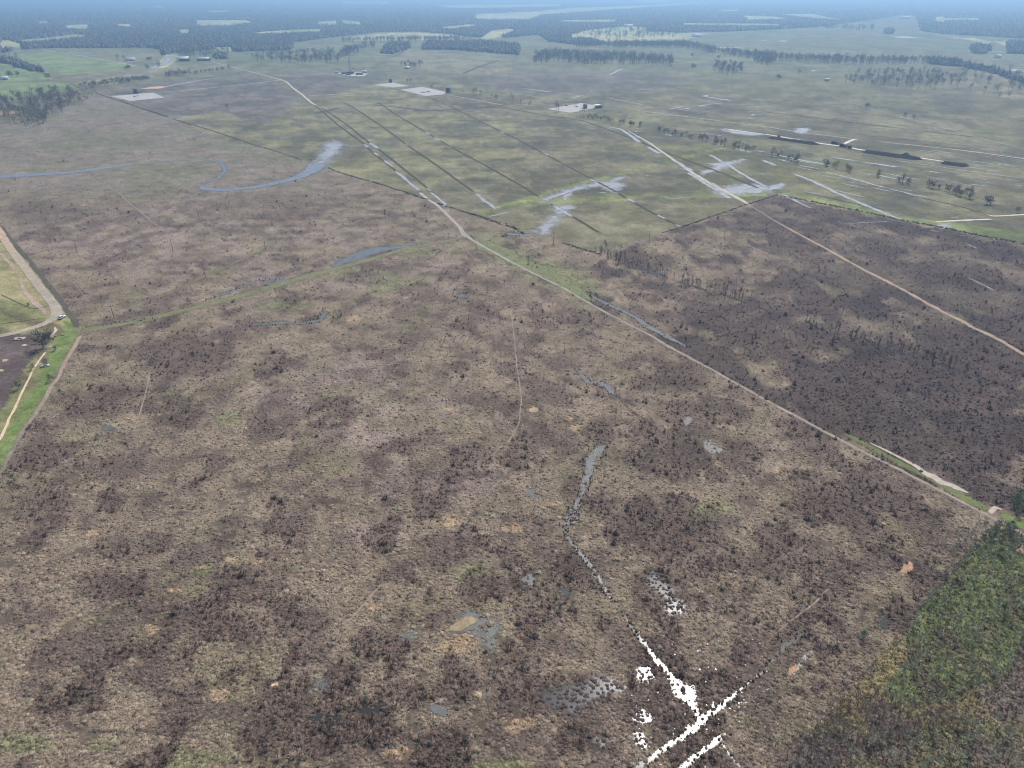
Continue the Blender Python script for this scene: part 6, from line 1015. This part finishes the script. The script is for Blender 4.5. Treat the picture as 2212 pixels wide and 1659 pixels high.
# --- odds and ends near the lawn
def zz(a, b): return (a * .1042, 648 + b * .1042)
x, y = g(*zz(400, 812)); t = thing('concrete_slab', (x, y), .12, 'pinkish concrete slab with a dark pit at its centre on the dark soil', 'slab'); m = MB()
for c_, d in (((-1.9, 0, .2), (1.6, 3.2, .5)), ((1.9, 0, .2), (1.6, 3.2, .5)), ((0, 1.15, .2), (2.2, .9, .5)), ((0, -1.15, .2), (2.2, .9, .5))): m.box(c_, d)
m.build('rim', M['concrete_pink'], t); MB().box((0, 0, .04), (2.2, 1.4, .1)).build('pit', M['dark'], t)
x, y = g(*zz(930, 1370)); t = thing('concrete_slab', (x, y), .5, 'tan concrete slab with a dark slot beside the green lawn strip', 'slab'); m = MB()
for c_, d in (((-1.3, 0, .15), (1.5, 2.6, .4)), ((1.3, 0, .15), (1.5, 2.6, .4)), ((0, .9, .15), (1.1, .8, .4)), ((0, -.9, .15), (1.1, .8, .4))): m.box(c_, d)
m.build('rim', M['concrete'], t); MB().box((0, 0, .03), (1.1, 1.0, .08)).build('slot', M['dark'], t)
for (a, b, L_, rz, mat, nm, lab) in ((1025, 985, 2.6, .75, 'white', 'pipe', 'white pipe lying on the ground beside the large bushy grey tree'), (980, 1050, 1.0, -.2, 'white', 'pipe', 'short pale pipe end under the large bushy grey tree'), (1295, 740, 1.4, .1, 'wood', 'log', 'brown log at the edge of the green lawn'), (1385, 768, 1.5, .2, 'concrete', 'log', 'pale driftwood log on the green lawn')):
    x, y = g(*zz(a, b)); t = thing(nm, (x, y), rz, lab, nm); MB().cyl((-L_ / 2, 0, .16), (L_ / 2, 0, .16), .16, 10, .12).build('body', M[mat], t); MB().cyl((L_ / 2, 0, .16), (L_ / 2 + .18, .05, .18), .19, 10).build('end', M[mat], t)
# --- dark brushy fence rows along the edge of the marsh
for i, (pts, w, h, lab) in enumerate(((Z(0, 0, [(855, 815), (1000, 860), (1200, 930), (1450, 1010)]), 2.5, 2.2, 'dark brushy fence row from the left grove past the upper left pad'), (Z(0, 0, [(1500, 1030), (1720, 1095), (1880, 1145), (2212, 1258)]), 1.6, 1.6, 'broken dark fence row continuing towards the pale pond'), (Z(1, 0, [(0, 1258), (200, 1315), (400, 1385)]), 1.4, 1.4, 'thin dark fence row left of the pale pond'), (Z(1, 0, [(620, 1450), (800, 1515), (960, 1560), (1100, 1600), (1260, 1650)]) + [(905, 426), (923, 431)], 2.6, 2.0, 'dark brushy fence row right of the pale pond up to the track'),
                                      ([(946, 440), (985, 452), (1028, 465), (1066, 478), (1106, 490), (1131, 505)], 3.0, 2.4, 'dark brushy fence row from the track towards the smoky pool'), (Z(2, 1, [(440, 440), (540, 470), (640, 505), (760, 535)]), 2.6, 2.0, 'dark brushy fence row below the tan field corner'), (Z(2, 1, [(920, 470), (955, 460)]), 1.6, 1.2, 'short dark brush clump at the right of the tan field corner'), (Z(2, 1, [(1300, 352), (1470, 302), (1700, 222), (2040, 105), (2212, 50)]), 2.2, 1.6, 'dark brushy edge climbing to the corner of the right marsh'),
                                      (Z(3, 1, [(0, 50), (75, 25)]), 2, 1.4, 'short dark edge at the corner of the right marsh'), (Z(3, 1, [(80, 27), (340, 75), (860, 180), (1180, 250), (1430, 292), (1800, 370), (2212, 450), (2500, 510)]), 3.0, 2.4, 'dark brushy fence row between the right pasture and the dark scrub'), (Z(3, 2, [(2212, 910), (2150, 970), (2110, 1020)]), 1.2, 1.0, 'short dark brush line at the right edge above the dark trees'), (Z(3, 3, [(1515, 60), (1400, 180), (1300, 290), (1210, 400)]), 1.3, .9, 'dark brush line on the upper edge of the lime green grove'), (Z(3, 2, [(1990, 1215), (1850, 1340), (1740, 1460), (1600, 1620)]), 1.6, 1.2, 'dark brush line from the track corner to the lime green grove'))):
    q, ww = dense(pts, w); st = np.linalg.norm(np.diff(q, axis=0), axis=1).sum(); sp = max(.5, .0022 * np.linalg.norm(q.mean(0))); n = int(st / sp * 2.2); k = rng.integers(0, len(q) - 1, n); p = q[k] + (q[k + 1] - q[k]) * rng.uniform(0, 1, (n, 1)) + rng.normal(0, w * .3, (n, 2))
    n = len(p); w = w * .6
    put(tussocks(p[:, 0], p[:, 1], np.full(n, max(.5, sp * .6)) * rng.uniform(.4, 1.2, n), h * .38 * rng.uniform(.4, 1.1, n), np.tile(P(86, 82, 70), (n, 1)) * rng.uniform(.6, 1.3, (n, 1)), m_shrub, 'fence_row', sides=5, blades=8), lab, 'hedge')

# ------------------------------------------------------------------ haze
def haze():
    m = bpy.data.materials.new('haze_air'); m.use_nodes = True
    N, L = m.node_tree.nodes, m.node_tree.links; N.clear()
    out = N.new('ShaderNodeOutputMaterial'); v = N.new('ShaderNodeVolumePrincipled')
    v.inputs['Color'].default_value = (.41, .68, 1.0, 1); v.inputs['Density'].default_value = 1.85e-4; v.inputs['Anisotropy'].default_value = .4
    v.inputs['Absorption Color'].default_value = (0, 0, 0, 1)
    L.new(v.outputs[0], out.inputs['Volume'])
    a, z0, z1 = 40500.0, -1.0, H + 6
    V = [(-a, -a, z0), (a, -a, z0), (a, a, z0), (-a, a, z0), (-a, -a, z1), (a, -a, z1), (a, a, z1), (-a, a, z1)]
    f = [3, 2, 1, 0, 4, 5, 6, 7, 0, 1, 5, 4, 1, 2, 6, 5, 2, 3, 7, 6, 3, 0, 4, 7]
    o = mesh_np('haze', V, f, [4] * 6, m)
    put(o, 'pale blue haze over the plain', 'haze', kind='stuff')
haze()
